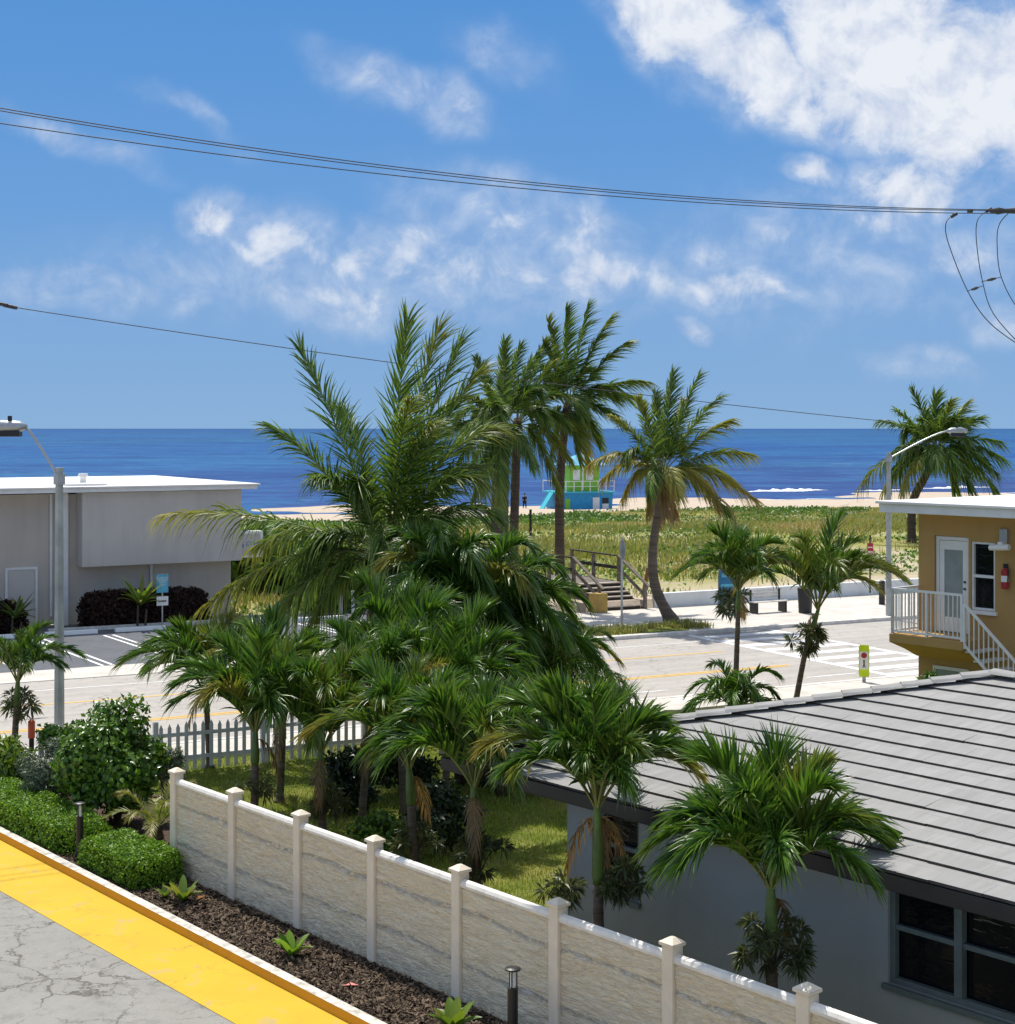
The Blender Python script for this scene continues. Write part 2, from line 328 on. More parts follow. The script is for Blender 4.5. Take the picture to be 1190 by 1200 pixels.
def mat_sea():
    t = NT('sea_water'); big = t.noise(t.world((.004, .010, 1)), 1.0, 6, .6); chop = t.noise(t.world((.16, .30, 1)), 1.0, 9, .72, .3)
    mid = t.noise(t.world((.018, .020, 1)), 1.0, 10, .74, .2); far_n = t.noise(t.world((.0012, .0007, 1)), 1.0, 10, .72)
    g = t.n('NewGeometry'); sx = t.n('SeparateXYZ'); t.t.links.new(g.outputs['Position'], sx.inputs[0])
    # weedy shallow water near the shore is violet, the open sea blue
    q = t.math('ADD', t.math('MULTIPLY', sx.outputs[1], .8835), t.math('MULTIPLY', sx.outputs[0], -.468))
    near = t.ramp(t.math('ADD', q, t.math('MULTIPLY', big, 260)), 260, 560)
    col = t.mix(near, (.050, .062, .165), (.018, .108, .245))
    far = t.ramp(q, 800, 6000); col = t.mix(far, col, (.011, .070, .205))
    col = t.mix(t.ramp(mid, .49, .57, 0, .75), col, (.036, .155, .275))
    col = t.mix(t.ramp(mid, .42, .50, .7, 0), col, (.016, .045, .13))
    col = t.mix(t.ramp(far_n, .45, .60, 0, .5), col, (.014, .080, .27))
    col = t.mix(t.ramp(chop, .42, .54, .45, 0), col, (.020, .036, .13)); col = t.mix(t.ramp(chop, .54, .68, 0, .4), col, (.09, .20, .38))
    cap = t.math('MULTIPLY', t.ramp(t.noise(t.world((.05, .10, 1)), 1.0, 5, .65), .69, .73), t.ramp(q, 200, 1800, .7, 0), True)
    col = t.mix(cap, col, (.50, .60, .70))
    t.set(col, .6, .03); t.bump(chop, .4, .4); return t.m
M['sea'] = mat_sea()
M['foam'] = plain('surf_foam', (.80, .82, .84), .8, .2, var=.05)

# ------------------------------------------------------------------ terrain, sea, road
def sst(x, a, b):
    t = np.clip((x-a)/(b-a), 0, 1); return t*t*(3-2*t)
def gnoise(x, y, s):
    return (np.sin(x*s*1.0+1.3*np.sin(y*s*.7+.4))+np.sin(y*s*1.3+1.1*np.sin(x*s*.9+2.1))+.6*np.sin((x+y)*s*2.1+.8)+.5*np.sin((x-1.7*y)*s*2.9))/3.1
def ground_z(a, q):
    dune = .45+.30*sst(q, 7.2, 20)+.10*sst(q, 40, 55)+.22*gnoise(a, q, .16)*sst(q, 10, 20)
    left = -.06+.55*sst(q, 20, 50)+.12*gnoise(a, q, .16)*sst(q, 24, 36)
    m = sst(a, -5, 1); z = left*(1-m)+dune*m
    z = z-(1.25)*sst(q, 56, 74)-1.0*sst(q, 84, 112)-2.5*sst(q, 112, 190)
    return np.where(q < 7.1, -.06, z)
qs = np.unique(np.concatenate([[-160, -100, -70], np.linspace(-50, 6.9, 12), [7.05, 7.15], np.linspace(7.6, 80, 90), np.linspace(82, 130, 30), [150, 190, 260]]))
as_ = np.unique(np.concatenate([[-900, -500, -300, -180, -110], np.linspace(-80, 140, 150), [180, 260, 420, 900]]))
AA, QQ = np.meshgrid(as_, qs); ZZ = ground_z(AA, QQ)
r = RD.x; nrm = RD.y
V = np.stack([RD.o.x+AA*r.x+QQ*nrm.x, RD.o.y+AA*r.y+QQ*nrm.y, ZZ], -1).reshape(-1, 3)
na, nq = len(as_), len(qs)
idx = np.arange(na*nq).reshape(nq, na)
Q = np.stack([idx[:-1, :-1], idx[:-1, 1:], idx[1:, 1:], idx[1:, :-1]], -1).reshape(-1, 4)
vegf = (sst(QQ, 6.5, 14)*(1-sst(QQ, 57, 64))).reshape(-1); nearveg = (1-sst(QQ, 6.0, 7.0)).reshape(-1)*.0
o = np_mesh('ground', V, [Q], M['terrain'], col=np.stack([vegf, np.zeros_like(vegf), vegf], -1), smooth=True)
props(o, kind='structure')
def struct(name, mb, mat, frame=None, **k):
    o = mb.build(name, mat, loc=frame.o if frame else None, rot=frame.ang if frame else None, **k); return props(o, kind='structure')
b = MB()
ys = [140, 260, 600, 1500, 4000, 12000, 60000]
for y0, y1 in zip(ys, ys[1:]): b.add([(-y0*1.6-300, y0, -1.5), (y0*1.6+300, y0, -1.5), (y1*1.6+300, y1, -1.5), (-y1*1.6-300, y1, -1.5)], [(0, 1, 2, 3)])
struct('sea', b, M['sea'])
# breaking waves
def surf(a0, a1, q0, w, hgt, seed):
    rr = random.Random(seed); n = 60; vs = []; fs = []
    for i in range(n+1):
        t = i/n; env = max(0.0, math.sin(math.pi*t))**1.1*(.55+.45*math.sin(t*23+seed*3)**2); a = a0+(a1-a0)*t
        q = q0+.8*math.sin(t*9+seed)+.4*rr.uniform(-1, 1)
        ww = w*env*(.6+.5*rr.random()); hh = hgt*env*(.7+.5*rr.random())
        for dq, dz in ((-ww, 0), (-ww*.4, hh*.7), (0, hh), (ww*.5, hh*.4), (ww, 0)):
            vs.append(RD(a, q+dq, -1.47+dz))
    for i in range(n):
        for k in range(4): fs.append((i*5+k, i*5+k+1, i*5+5+k+1, i*5+5+k))
    b = MB(); b.add(vs, fs); return b
for i, s in enumerate([(106, 121, 136, 1.5, .42), (122, 131, 131, .8, .22), (136, 150, 134, 1.0, .3), (112, 150, 115.5, .4, .06), (60, 112, 114.8, .35, .05)]):
    o = surf(*s, i).build('surf_foam', M['foam'], smooth=True); props(o, kind='stuff')

A0, A1 = -90, 150
b = MB(); b.add([(A0, -11.4, 0), (A1, -11.4, 0), (A1, 0, 0), (A0, 0, 0)], [(0, 1, 2, 3)]); struct('road', b, M['road'], RD)
b = MB(); b.box(A0, A1, -11.58, -11.4, -.05, .12); b.box(-4.0, A1, 0, .18, -.05, .13); struct('kerb', b, M['kerb'], RD, bevel=.015)
b = MB(); b.box(A0, A1, -13.2, -11.584, -.05, .108); struct('near_pavement', b, M['concrete'], RD)
b = MB(); b.box(-4.0, A1, .184, 7.0, -.05, .125); b.box(A0, -4.004, 0, 2.1, -.05, .02); struct('far_pavement', b, M['concrete'], RD)
b = MB(); b.box(A0, -3.0, 2.104, 13.2, -.05, .012); struct('parking_lot', b, M['lot'], RD)
# painted lines
b = MB()
def strip(b, a0, a1, q0, q1, z=.005): b.add([(a0, q0, z), (a1, q0, z), (a1, q1, z), (a0, q1, z)], [(0, 1, 2, 3)])
for q in (-7.75, -7.55, -4.1): strip(b, A0, 2.3, q-.06, q+.06)
struct('yellow_line', b, M['yellow_line'], RD)
b = MB()
for a in np.arange(-60, 60, 3.4): strip(b, a, a+1.9, -9.95, -9.83)
strip(b, A0, 3, -1.75, -1.65)
ca0, ca1 = 3.7, 7.25
strip(b, ca0-.15, ca0+.15, -11.3, -.1); strip(b, ca1-.15, ca1+.15, -11.3, -.1)
for k in range(9): strip(b, ca0+.16, ca1-.16, -10.9+k*1.22, -10.9+k*1.22+.55)
strip(b, 5.2, 5.55, -7.3, -.3) if False else None
struct('crosswalk_marking', b, mat_paint('worn_crosswalk_paint', (.72, .71, .68), (.42, .395, .355), .62, 2.0), RD)
b = MB()
for k in range(-5, 7):
    a = -17.1+k*2.45
    for d in (-.16, .16):
        sh = .08; b.add([(a+d-.055+sh*7.4, 2.2, .017), (a+d+.055+sh*7.4, 2.2, .017), (a+d+.055, 9.6, .017), (a+d-.055, 9.6, .017)], [(0, 1, 2, 3)])
struct('bay_marking', b, M['white_line'], RD)

# near ground
b = MB(); b.add([(-40, -60, .02), (80, -60, .02), (80, -13.21, .02), (-40, -13.21, .02)], [(0, 1, 2, 3)]); struct('lawn', b, M['lawn'], RD)
b = MB(); b.add([(-9, -16, .03), (24, -16, .03), (24, -2.6, .03), (-9, -2.6, .03)], [(0, 1, 2, 3)]); struct('driveway', b, M['drive'], UV)
kv = lambda u: -1.40-.014*u
def kerbstrip(b, f0, f1, z0, z1, us):
    for u0, u1 in zip(us, us[1:]):
        b.add([(u0, f0(u0), z0), (u1, f0(u1), z0), (u1, f1(u1), z1), (u0, f1(u0), z1)], [(0, 1, 2, 3)])
us = [-9+i*1.1 for i in range(28)]
b = MB(); kerbstrip(b, lambda u: -2.6, lambda u: kv(u)+.02, .036, .036, us); struct('yellow_band', b, M['yellow'], UV)
b = MB(); kerbstrip(b, kv, lambda u: kv(u)+.004, .0, .165, us); b.mi = 1
kerbstrip(b, lambda u: kv(u)+.004, lambda u: kv(u)+.16, .165, .168, us); kerbstrip(b, lambda u: kv(u)+.16, lambda u: kv(u)+.164, .168, .0, us)
struct('driveway_kerb', b, [M['kerb_yellow'], plain('worn_kerb_top', (.66, .62, .54), .9, .2, var=.28, scale=6, bump=.3)], UV)
# mulch bed (bumpy) and garden soil
def bumpy(u0, u1, v0, v1, nu, nv, z, amp):
    uu, vv = np.meshgrid(np.linspace(u0, u1, nu), np.linspace(v0, v1, nv))
    zz = z+amp*(gnoise(uu, vv, 5)+.8*RNG.normal(size=uu.shape)*.5)
    V = np.stack([uu, vv, zz], -1).reshape(-1, 3); idx = np.arange(nu*nv).reshape(nv, nu)
    Q = np.stack([idx[:-1, :-1], idx[:-1, 1:], idx[1:, 1:], idx[1:, :-1]], -1).reshape(-1, 4); return V, Q
V, Q = bumpy(-9, 20, -1.33, .35, 520, 40, .085, .014)
o = np_mesh('mulch_bed', V, [Q], M['mulch'], smooth=False, loc=UV.o); o.rotation_euler = (0, 0, UV.ang); props(o, kind='structure')
V, Q = bumpy(-9, .3, .351, 2.4, 170, 50, .08, .014)
o = np_mesh('garden_soil', V, [Q], M['mulch'], loc=UV.o); o.rotation_euler = (0, 0, UV.ang); props(o, kind='structure')

# ------------------------------------------------------------------ white fence
fence = thing('white_fence', 'long white precast stone-look fence with square capped posts beside the mulch bed', 'fence', UV.o, UV.ang)
SP = 1.912
for i in range(11):
    u = i*SP
    b = MB(); b.box(u-.085, u+.085, -.085, .085, .02, 1.72); p = b.build('post', M['vinyl'], fence, bevel=.012)
    b = MB(); b.box(u-.108, u+.108, -.108, .108, 1.722, 1.757)
    b.add([(u-.108,-.108,1.759),(u+.108,-.108,1.759),(u+.108,.108,1.759),(u-.108,.108,1.759),(u-.03,-.03,1.81),(u+.03,-.03,1.81),(u+.03,.03,1.81),(u-.03,.03,1.81)],[(0,1,5,4),(1,2,6,5),(2,3,7,6),(3,0,4,7),(4,5,6,7)])
    b.build('post_cap', M['vinyl'], p, bevel=.006)
for i in range(10):
    u0, u1 = i*SP+.088, (i+1)*SP-.088
    nu, nz = 64, 56
    uu, zz = np.meshgrid(np.linspace(u0, u1, nu), np.linspace(.03, 1.56, nz))
    crs = 5.0; w = zz*crs/1.53+.10*np.sin(uu*3.1+i)+.06*np.sin(uu*9+2*i); fr = w-np.floor(w)
    dsp = .018*np.minimum(1, fr*7)*(1-.35*fr)+.010*gnoise(uu+i, zz*2.2, 8)*1.0+.006*RNG.normal(size=uu.shape)*.5
    Vf = np.stack([uu, -.022-dsp, zz], -1).reshape(-1, 3); Vb = np.stack([uu, .022+dsp, zz], -1).reshape(-1, 3)
    idx = np.arange(nu*nz).reshape(nz, nu); Qf = np.stack([idx[:-1, :-1], idx[:-1, 1:], idx[1:, 1:], idx[1:, :-1]], -1).reshape(-1, 4)
    np_mesh('panel', np.concatenate([Vf, Vb]), [Qf, Qf[:, ::-1]+nu*nz], M['panel'], fence)
    b = MB()
    prof = [(-.06, 1.55), (.06, 1.55), (.065, 1.585), (.045, 1.625), (0, 1.645), (-.045, 1.625), (-.065, 1.585)]
    n = 7; vs = [(uu_, y, z) for uu_ in (u0-.02, u1+.02) for y, z in prof]
    b.add(vs, [(k, n+k, n+(k+1) % n, (k+1) % n) for k in range(n)]+[tuple(range(n)), tuple(range(2*n-1, n-1, -1))])
    b.build('coping', M['coping'], fence)

# ------------------------------------------------------------------ single-storey house
house = thing('bungalow', 'single storey grey green bungalow with stepped white tile hip roof behind the white fence', 'house', UV.o, UV.ang)
VW, UW = 2.2, 7.23
b = MB()
def wallpieces(b, u0, u1, z0, z1, v0, v1, holes):
    cur = u0
    for h0, h1, s0, s1 in holes:
        b.box(cur, h0, v0, v1, z0, z1); b.box(h0+.0005, h1-.0005, v0, v1, z0, s0); b.box(h0+.0005, h1-.0005, v0, v1, s1, z1); cur = h1
    b.box(cur, u1, v0, v1, z0, z1)
wins = [(7.86, 8.66, 1.14, 2.30), (12.69, 14.52, 1.15, 2.36), (16.5, 18.2, 1.15, 2.36)]
wallpieces(b, UW, 21, .0, 2.46, VW, VW+.2, wins)
b.box(UW, UW+.2, VW+.201, VW+8.6, 0, 2.46); b.box(UW+.2005, 21, VW+8.4, VW+8.6, 0, 2.46); b.box(20.8, 21, VW+.201, VW+8.399, 0, 2.46)
b.build('wall', M['house_wall'], house)
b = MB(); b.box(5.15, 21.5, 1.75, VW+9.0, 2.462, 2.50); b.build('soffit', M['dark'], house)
b = MB(); b.box(5.1, 21.6, 1.60, 1.75, 2.40, 2.585); b.box(5.1, 5.25, 1.751, VW+9.2, 2.40, 2.585); b.build('fascia', M['black'], house, bevel=.008)
for (h0, h1, s0, s1), nm in zip(wins, (1, 2, 2)):
    b = MB(); fw = .07; y0, y1 = VW+.04, VW+.12
    b.box(h0+.002, h0+fw, y0, y1, s0+.002, s1-.002); b.box(h1-fw, h1-.002, y0, y1, s0+.002, s1-.002)
    b.box(h0+fw, h1-fw, y0, y1, s0+.002, s0+fw); b.box(h0+fw, h1-fw, y0, y1, s1-fw, s1-.002)
    zm = s0+.64
    if nm == 2:
        um = (h0+h1)/2; b.box(um-.05, um+.05, y0-.02, y1, s0+fw+.001, s1-fw-.001)
        b.box(h0+fw+.001, um-.051, y0+.01, y1, zm-.03, zm+.03); b.box(um+.051, h1-fw-.001, y0+.01, y1, zm-.03, zm+.03)
    else: b.box(h0+fw+.001, h1-fw-.001, y0+.01, y1, zm-.03, zm+.03)
    wf = b.build('window', M['greenframe'], house, bevel=.006)
    b = MB(); b.box(h0+fw*.5, h1-fw*.5, VW+.135, VW+.14, s0+fw*.5, s1-fw*.5); b.build('pane', M['glass'], wf)
    b = MB(); b.box(h0-.05, h1+.05, VW-.06, VW+.035, s0-.06, s0-.001); b.build('sill', M['greenframe'], wf, bevel=.006)
# roof: stepped courses on the slope towards the camera, plain slopes elsewhere
E0, VE, ZE, RUN, PIT = 5.1, 1.60, 2.6, 5.6, .23
NC = 15; cw = RUN/NC; UR = 21.6
b = MB()
rj = random.Random(3)
for k in range(NC):
    v0, v1 = VE+k*cw, VE+(k+1)*cw+.035; z0, z1 = ZE+k*cw*PIT, ZE+(k+1)*cw*PIT+.008
    th = .030
    ul, ul2 = E0+k*cw, E0+(k+1)*cw+.035
    seg = []; uu = ul
    while uu < UR-.4: seg.append(uu); uu += .66
    seg.append(UR)
    for j, (a, c) in enumerate(zip(seg, seg[1:])):
        dz = rj.uniform(-.003, .003); dv = rj.uniform(-.008, .008)
        la = ul2 if j == 0 else a
        b.mi = 0; b.add([(a, v0+dv, z0+th+dz), (c, v0+dv, z0+th+dz), (c, v1, z1), (la, v1, z1)], [(0, 1, 2, 3)])
        b.mi = 1; b.add([(a, v0+dv, z0-.002), (c, v0+dv, z0-.002), (c, v0+dv, z0+th+dz), (a, v0+dv, z0+th+dz)], [(0, 1, 2, 3)])
b.mi = 0
za = ZE+RUN*PIT
b.add([(E0, VE, ZE), (E0+RUN, VE+RUN, za), (E0, VE+2*RUN, ZE)], [(0, 1, 2)])
b.add([(E0+RUN, VE+RUN, za), (UR, VE+RUN, za), (UR, VE+2*RUN, ZE), (E0, VE+2*RUN, ZE)], [(0, 1, 2, 3)])
b.build('roof_tiles', [M['tile'], M['butt']], house)
b = MB()
def caps(b, p, q, step=.42):
    p = Vector(p); q = Vector(q); L = (q-p).length; n = int(L/step); t = (q-p).normalized(); s = t.cross(Vector((0, 0, 1))).normalized(); u = s.cross(t)
    for i in range(n):
        a = p+t*(i*step); c = p+t*((i+1)*step+.05); l0 = .075+rj.uniform(-.006, .006)
        vs = []
        for P_, lift in ((a, l0), (c, l0-.03)):
            for an in (-1.0, -.55, 0, .55, 1.0): vs.append(P_+s*(.17*math.sin(an*1.45))+u*(lift*math.cos(an*1.45)+.012))
        for P_, lift in ((a, l0-.03),):
            for an in (-1.0, -.55, 0, .55, 1.0): vs.append(P_+s*(.155*math.sin(an*1.45))+u*(-.02))
        b.add(vs, [(k, k+1, 5+k+1, 5+k) for k in range(4)]+[(10+k, 10+k+1, k+1, k) for k in range(4)])
caps(b, (E0, VE, ZE+.03), (E0+RUN, VE+RUN, za+.03)); caps(b, (E0+RUN, VE+RUN, za+.03), (UR, VE+RUN, za+.03))
b.build('ridge_caps', M['tile'], house)

# ------------------------------------------------------------------ tan two-storey building
rb = thing('apartment_house', 'tan two storey apartment house with white balcony rail and outside stair', 'building', RB.o, RB.ang)
b = MB()
wallpieces(b, 0, 9, 0, 5.548, 0, .2, [(.42, 1.30, 2.94, 5.05), (1.36, 1.96, 3.50, 4.97)])
b.box(0, .2, .201, 6, 0, 5.548); b.box(.2005, 9, 5.8, 6, 0, 5.548); b.box(8.8, 9, .201, 5.799, 0, 5.548); b.build('wall', M['rb_wall'], rb)
b = MB(); b.box(-.5, 9.5, -.75, 6.5, 5.55, 5.74); b.mi = 1; b.box(-.56, 9.56, -.81, 6.56, 5.742, 5.80); b.build('roof', [M['trim'], M['roofwhite']], rb, bevel=.01)
d = MB()
d.box(.43, .50, .05, .13, 2.95, 5.04); d.box(1.22, 1.29, .05, .13, 2.95, 5.04); d.box(.501, 1.219, .05, .13, 4.96, 5.04)
d = d.build('door', M['white'], rb, bevel=.005)
b = MB(); b.box(.505, .62, .08, .13, 2.96, 4.95); b.box(1.10, 1.215, .08, .13, 2.96, 4.95); b.box(.621, 1.099, .08, .13, 4.75, 4.95); b.box(.621, 1.099, .08, .13, 2.96, 3.28); b.build('door_leaf', M['white'], d)
b = MB(); b.box(.60, 1.12, .105, .11, 3.26, 4.77); b.build('door_glass', M['blind'], d)
b = MB(); b.box(1.14, 1.18, .04, .079, 3.90, 3.94); b.box(1.14, 1.18, .045, .079, 4.05, 4.09); b.build('handle', M['black'], d)
f = MB(); f.box(1.365, 1.41, .03, .12, 3.505, 4.965); f.box(1.91, 1.955, .03, .12, 3.505, 4.965); f.box(1.411, 1.909, .03, .12, 3.505, 3.55); f.box(1.411, 1.909, .03, .12, 4.92, 4.965); f.box(1.411, 1.909, .03, .12, 4.20, 4.26)
f = f.build('window', M['white'], rb)
b = MB(); b.box(1.39, 1.93, .10, .105, 3.52, 4.95); b.build('pane', M['glass'], f)
b = MB(); b.box(1.30, 2.02, -.05, .028, 3.42, 3.499); b.build('sill', M['white'], f)
b = MB(); b.box(-.05, 1.83, -.98, -.002, 2.74, 2.93)
b.prism([(-.05, -.97, 2.738), (-.05, -.002, 2.738), (-.05, -.002, 2.35), (-.05, -.45, 2.55)], (1.85, 0, 0)); b.build('balcony_slab', M['rb_wall'], rb, bevel=.01)
def rail(b, p, q, hgt, n, posts=(), low=.06):
    p = Vector(p); q = Vector(q); up = Vector((0, 0, hgt)); lo = Vector((0, 0, low))
    b.beam(p+up, q+up, .05, .05); b.beam(p+lo, q+lo, .04, .045)
    for i in range(n+1):
        c = p.lerp(q, i/n); w = .055 if i in posts else .022
        b.beam(c+(Vector((0, 0, -.02)) if i in posts else lo), c+up, w, w, (0, 1, 0))
b = MB(); rail(b, (0, -.92, 2.93), (1.78, -.92, 2.93), .97, 16, (0, 8, 16)); rail(b, (0, -.92, 2.93), (0, -.03, 2.93), .97, 8, (0,))
b.build('balcony_rail', M['white'], rb)
b = MB(); rail(b, (1.84, -.92, 2.80), (4.9, -.92, 0.1), .92, 26, (0, 12, 26)); b.build('stair_rail', M['white'], rb)
b = MB()
for k in range(15): b.box(1.84+k*.205, 2.09+k*.205, -.9, -.05, 2.70-k*.18, 2.74-k*.18)
b.build('stair_treads', M['kerb'], rb)
f = MB(); f.box(.40, .47, -.03, -.002, .9, 2.2); f.box(1.25, 1.32, -.03, -.002, .9, 2.2); f.box(.471, 1.249, -.03, -.002, 2.13, 2.2); f.box(.471, 1.249, -.03, -.002, .9, .97); f = f.build('window', M['white'], rb)
b = MB(); b.box(.47, 1.25, -.014, -.002, .97, 2.13); b.build('pane', M['blind'], f)
lamp = thing('wall_lamp', 'small white wall lamp above the window of the tan building', 'wall lamp', RB(2.22, -.001, 4.88), RB.ang)
b = MB(); b.box(-.09, .09, -.10, .0, .12, .40); b.build('bracket', M['steel'], lamp, bevel=.01)
b = MB(); b.tube([(-.22, -.25, 0), (.22, -.2, .03)], [.06, .07], 10); b.box(-.05, .05, -.22, -.02, .05, .13); b.build('lamp_shade', M['white'], lamp)
ext = thing('fire_extinguisher', 'red fire extinguisher hung on the tan wall beside the window', 'fire extinguisher', RB(2.27, -.10, 4.02), RB.ang)
b = MB(); b.tube([(0, 0, 0), (0, 0, .02), (0, 0, .38), (0, 0, .44)], [.06, .08, .08, .035], 14); b.mi = 1; b.tube([(0, 0, .15), (0, 0, .28)], .0815, 14); b.build('cylinder', [M['red'], M['white']], ext)
b = MB(); b.box(-.03, .07, -.02, .02, .44, .53); b.tube([(.05, 0, .5), (.1, -.02, .4), (.09, -.03, .15)], .013, 6); b.build('valve', M['black'], ext)

# ------------------------------------------------------------------ long pale building on the left
lb = thing('flat_roofed_building', 'long low beige flat roofed building with a big blank sign panel beyond the parking lot', 'building', LB.o, LB.ang)
b = MB(); b.box(-16, -.75, .9, 12, -.05, 4.92); b.box(-.749, 6.2, .75, 12.001, -.05, 4.90); b.build('wall', M['lb_wall'], lb)
b = MB(); b.box(-.02, 6.35, -.05, .745, 2.17, 4.98); b.build('sign_panel', M['lb_panel'], lb, bevel=.02)
b = MB(); b.box(-16, 6.9, -.35, 12.3, 5.0, 5.16); b.mi = 1; b.box(-16.1, 7.0, -.42, 12.4, 5.162, 5.22); b.build('roof', [M['trim'], M['roofwhite']], lb, bevel=.01)
b = MB(); b.box(-.66, -.38, .55, .748, -.05, 4.95); b.build('pilaster', M['trim'], lb)
for pts_ in ([(-.95, .84, .3), (-.95, .84, 4.9)], [(2.9, .69, .3), (2.9, .69, 2.16)]):
    b = MB(); b.tube(pts_, .055, 8); b.build('downpipe', M['trim'], lb)
b = MB(); b.box(-2.55, -1.55, .86, .898, .0, 2.1); d = b.build('door', M['lb_panel'], lb, bevel=.01)
b = MB(); b.box(-2.65, -2.56, .84, .898, 0, 2.2); b.box(-1.54, -1.45, .84, .898, 0, 2.2); b.box(-2.559, -1.541, .84, .898, 2.105, 2.2); b.build('door_frame', M['trim'], d)
b = MB(); b.box(-2.47, -2.40, .80, .858, .95, 1.12); b.build('handle', M['steel'], d)
b = MB(); b.tube([(.9, 3, 5.222), (.9, 3, 5.5)], .13, 10); b.tube([(.9, 3, 5.5), (.9, 3, 5.62)], [.22, .18], 10); b.build('roof_vent', M['white'], lb)
b = MB(); b.box(-.5, 1.1, .5, 1.5, 5.222, 5.30); b.box(-8, -6.2, 2, 4, 5.222, 5.55); b.build('roof_hatch', M['roofwhite'], lb)
sg = thing('shop_sign', 'pale box sign with dark blue script at the corner of the beige building', 'sign', LB(6.72, .3, 2.25), LB.ang)
b = MB(); b.box(-.33, .62, -.15, .35, 0, 1.05); b.build('sign_box', M['white'], sg, bevel=.02)
b = MB(); b.box(-.28, .5, -.16, -.152, .1, .95); b.build('sign_face', M['lb_panel'], sg)
def text(s, size, mat, parent, loc, rot, name='lettering', shear=0.0, ext_=.002):
    c = bpy.data.curves.new(name, 'FONT'); c.body = s; c.size = size; c.extrude = ext_; c.align_x = 'CENTER'; c.align_y = 'CENTER'; c.shear = shear
    c.materials.append(mat); o = bpy.data.objects.new(name, c); COL.objects.link(o); o.parent = parent; o.location = loc; o.rotation_euler = rot
    bpy.context.view_layer.update(); me = bpy.data.meshes.new_from_object(o.evaluated_get(bpy.context.evaluated_depsgraph_get())); o2 = bpy.data.objects.new(name, me); COL.objects.link(o2); o2.parent = parent; o2.location = loc; o2.rotation_euler = rot
    bpy.data.objects.remove(o); o2.name = name; return o2
text('La Coquina', .24, M['sign_dk'], sg, (.11, -.166, .58), (R(90), R(-12), 0), shear=.35)
ts = thing('turquoise_bracket', 'small turquoise wall bracket on the beige wall at the left edge', 'bracket', LB(-3.75, .80, 2.25), LB.ang)
b = MB(); b.box(-.5, .2, -.05, .098, 0, .10); b.box(-.45, -.33, -.03, .098, .101, .5); b.build('bracket_arm', M['turq'], ts, bevel=.01)
for i, (a, q, n, lab) in enumerate([(-15.8, 10.3, 0, 'white concrete wheel stop in front of the left bay by the beige door'), (-13.3, 10.3, 0, 'white concrete wheel stop in front of the dark red hedge'), (-18.3, 10.3, 0, 'white concrete wheel stop by the hedge at the left edge'), (-6.3, 10.2, 0, 'white concrete wheel stop seen between the palms')]):
    b = MB(); b.prism([(-.93, -.11, 0), (-.93, .11, 0), (-.93, .07, .15), (-.93, -.07, .15)], (1.86, 0, 0))
    props(b.build('wheel_stop', M['stopw'], loc=RD(a, q, .014), rot=RD.ang, bevel=.015), lab, 'wheel stop', 'wheel stops in the parking lot')
for px, lab in ((399.5, 'left of two short white posts at the parking lot edge'), (414, 'right of two short white posts at the parking lot edge')):
    g = G(px, 719.5); b = MB(); b.tube([(0, 0, 0), (0, 0, .90), (0, 0, .95)], [.07, .07, .03], 12)
    props(b.build('white_bollard', M['white'], loc=(g.x, g.y, .0), smooth=False), lab, 'bollard', 'white posts by the parking lot')
b = MB(); b.box(-16.4, -9.0, 11.2, 11.4, .013, .14); struct('bed_edging', b, M['kerb'], RD)
hs = thing('disabled_parking_sign', 'pale blue parking sign over a small white plate by the dark red hedge', 'sign', RD(-12.3, 10.95, 0), RD.ang)
b = MB(); b.box(-.025, .025, 0, .03, 0, 2.0); b.build('post', M['steel'], hs)
b = MB(); b.box(-.22, .22, -.012, -.001, 1.30, 1.98); f = b.build('blue_plate', M['sign_blue'], hs)
text('PARKING BY\nDISABLED\nPERMIT\nONLY', .085, M['white'], f, (0, -.016, 1.72), (R(90), 0, 0))
b = MB(); b.box(-.22, .22, -.012, -.001, .82, 1.16); f = b.build('white_plate', M['white'], hs)
b = MB(); b.box(-.15, .15, -.017, -.0125, .96, 1.01); b.build('dark_bar', M['black'], f)

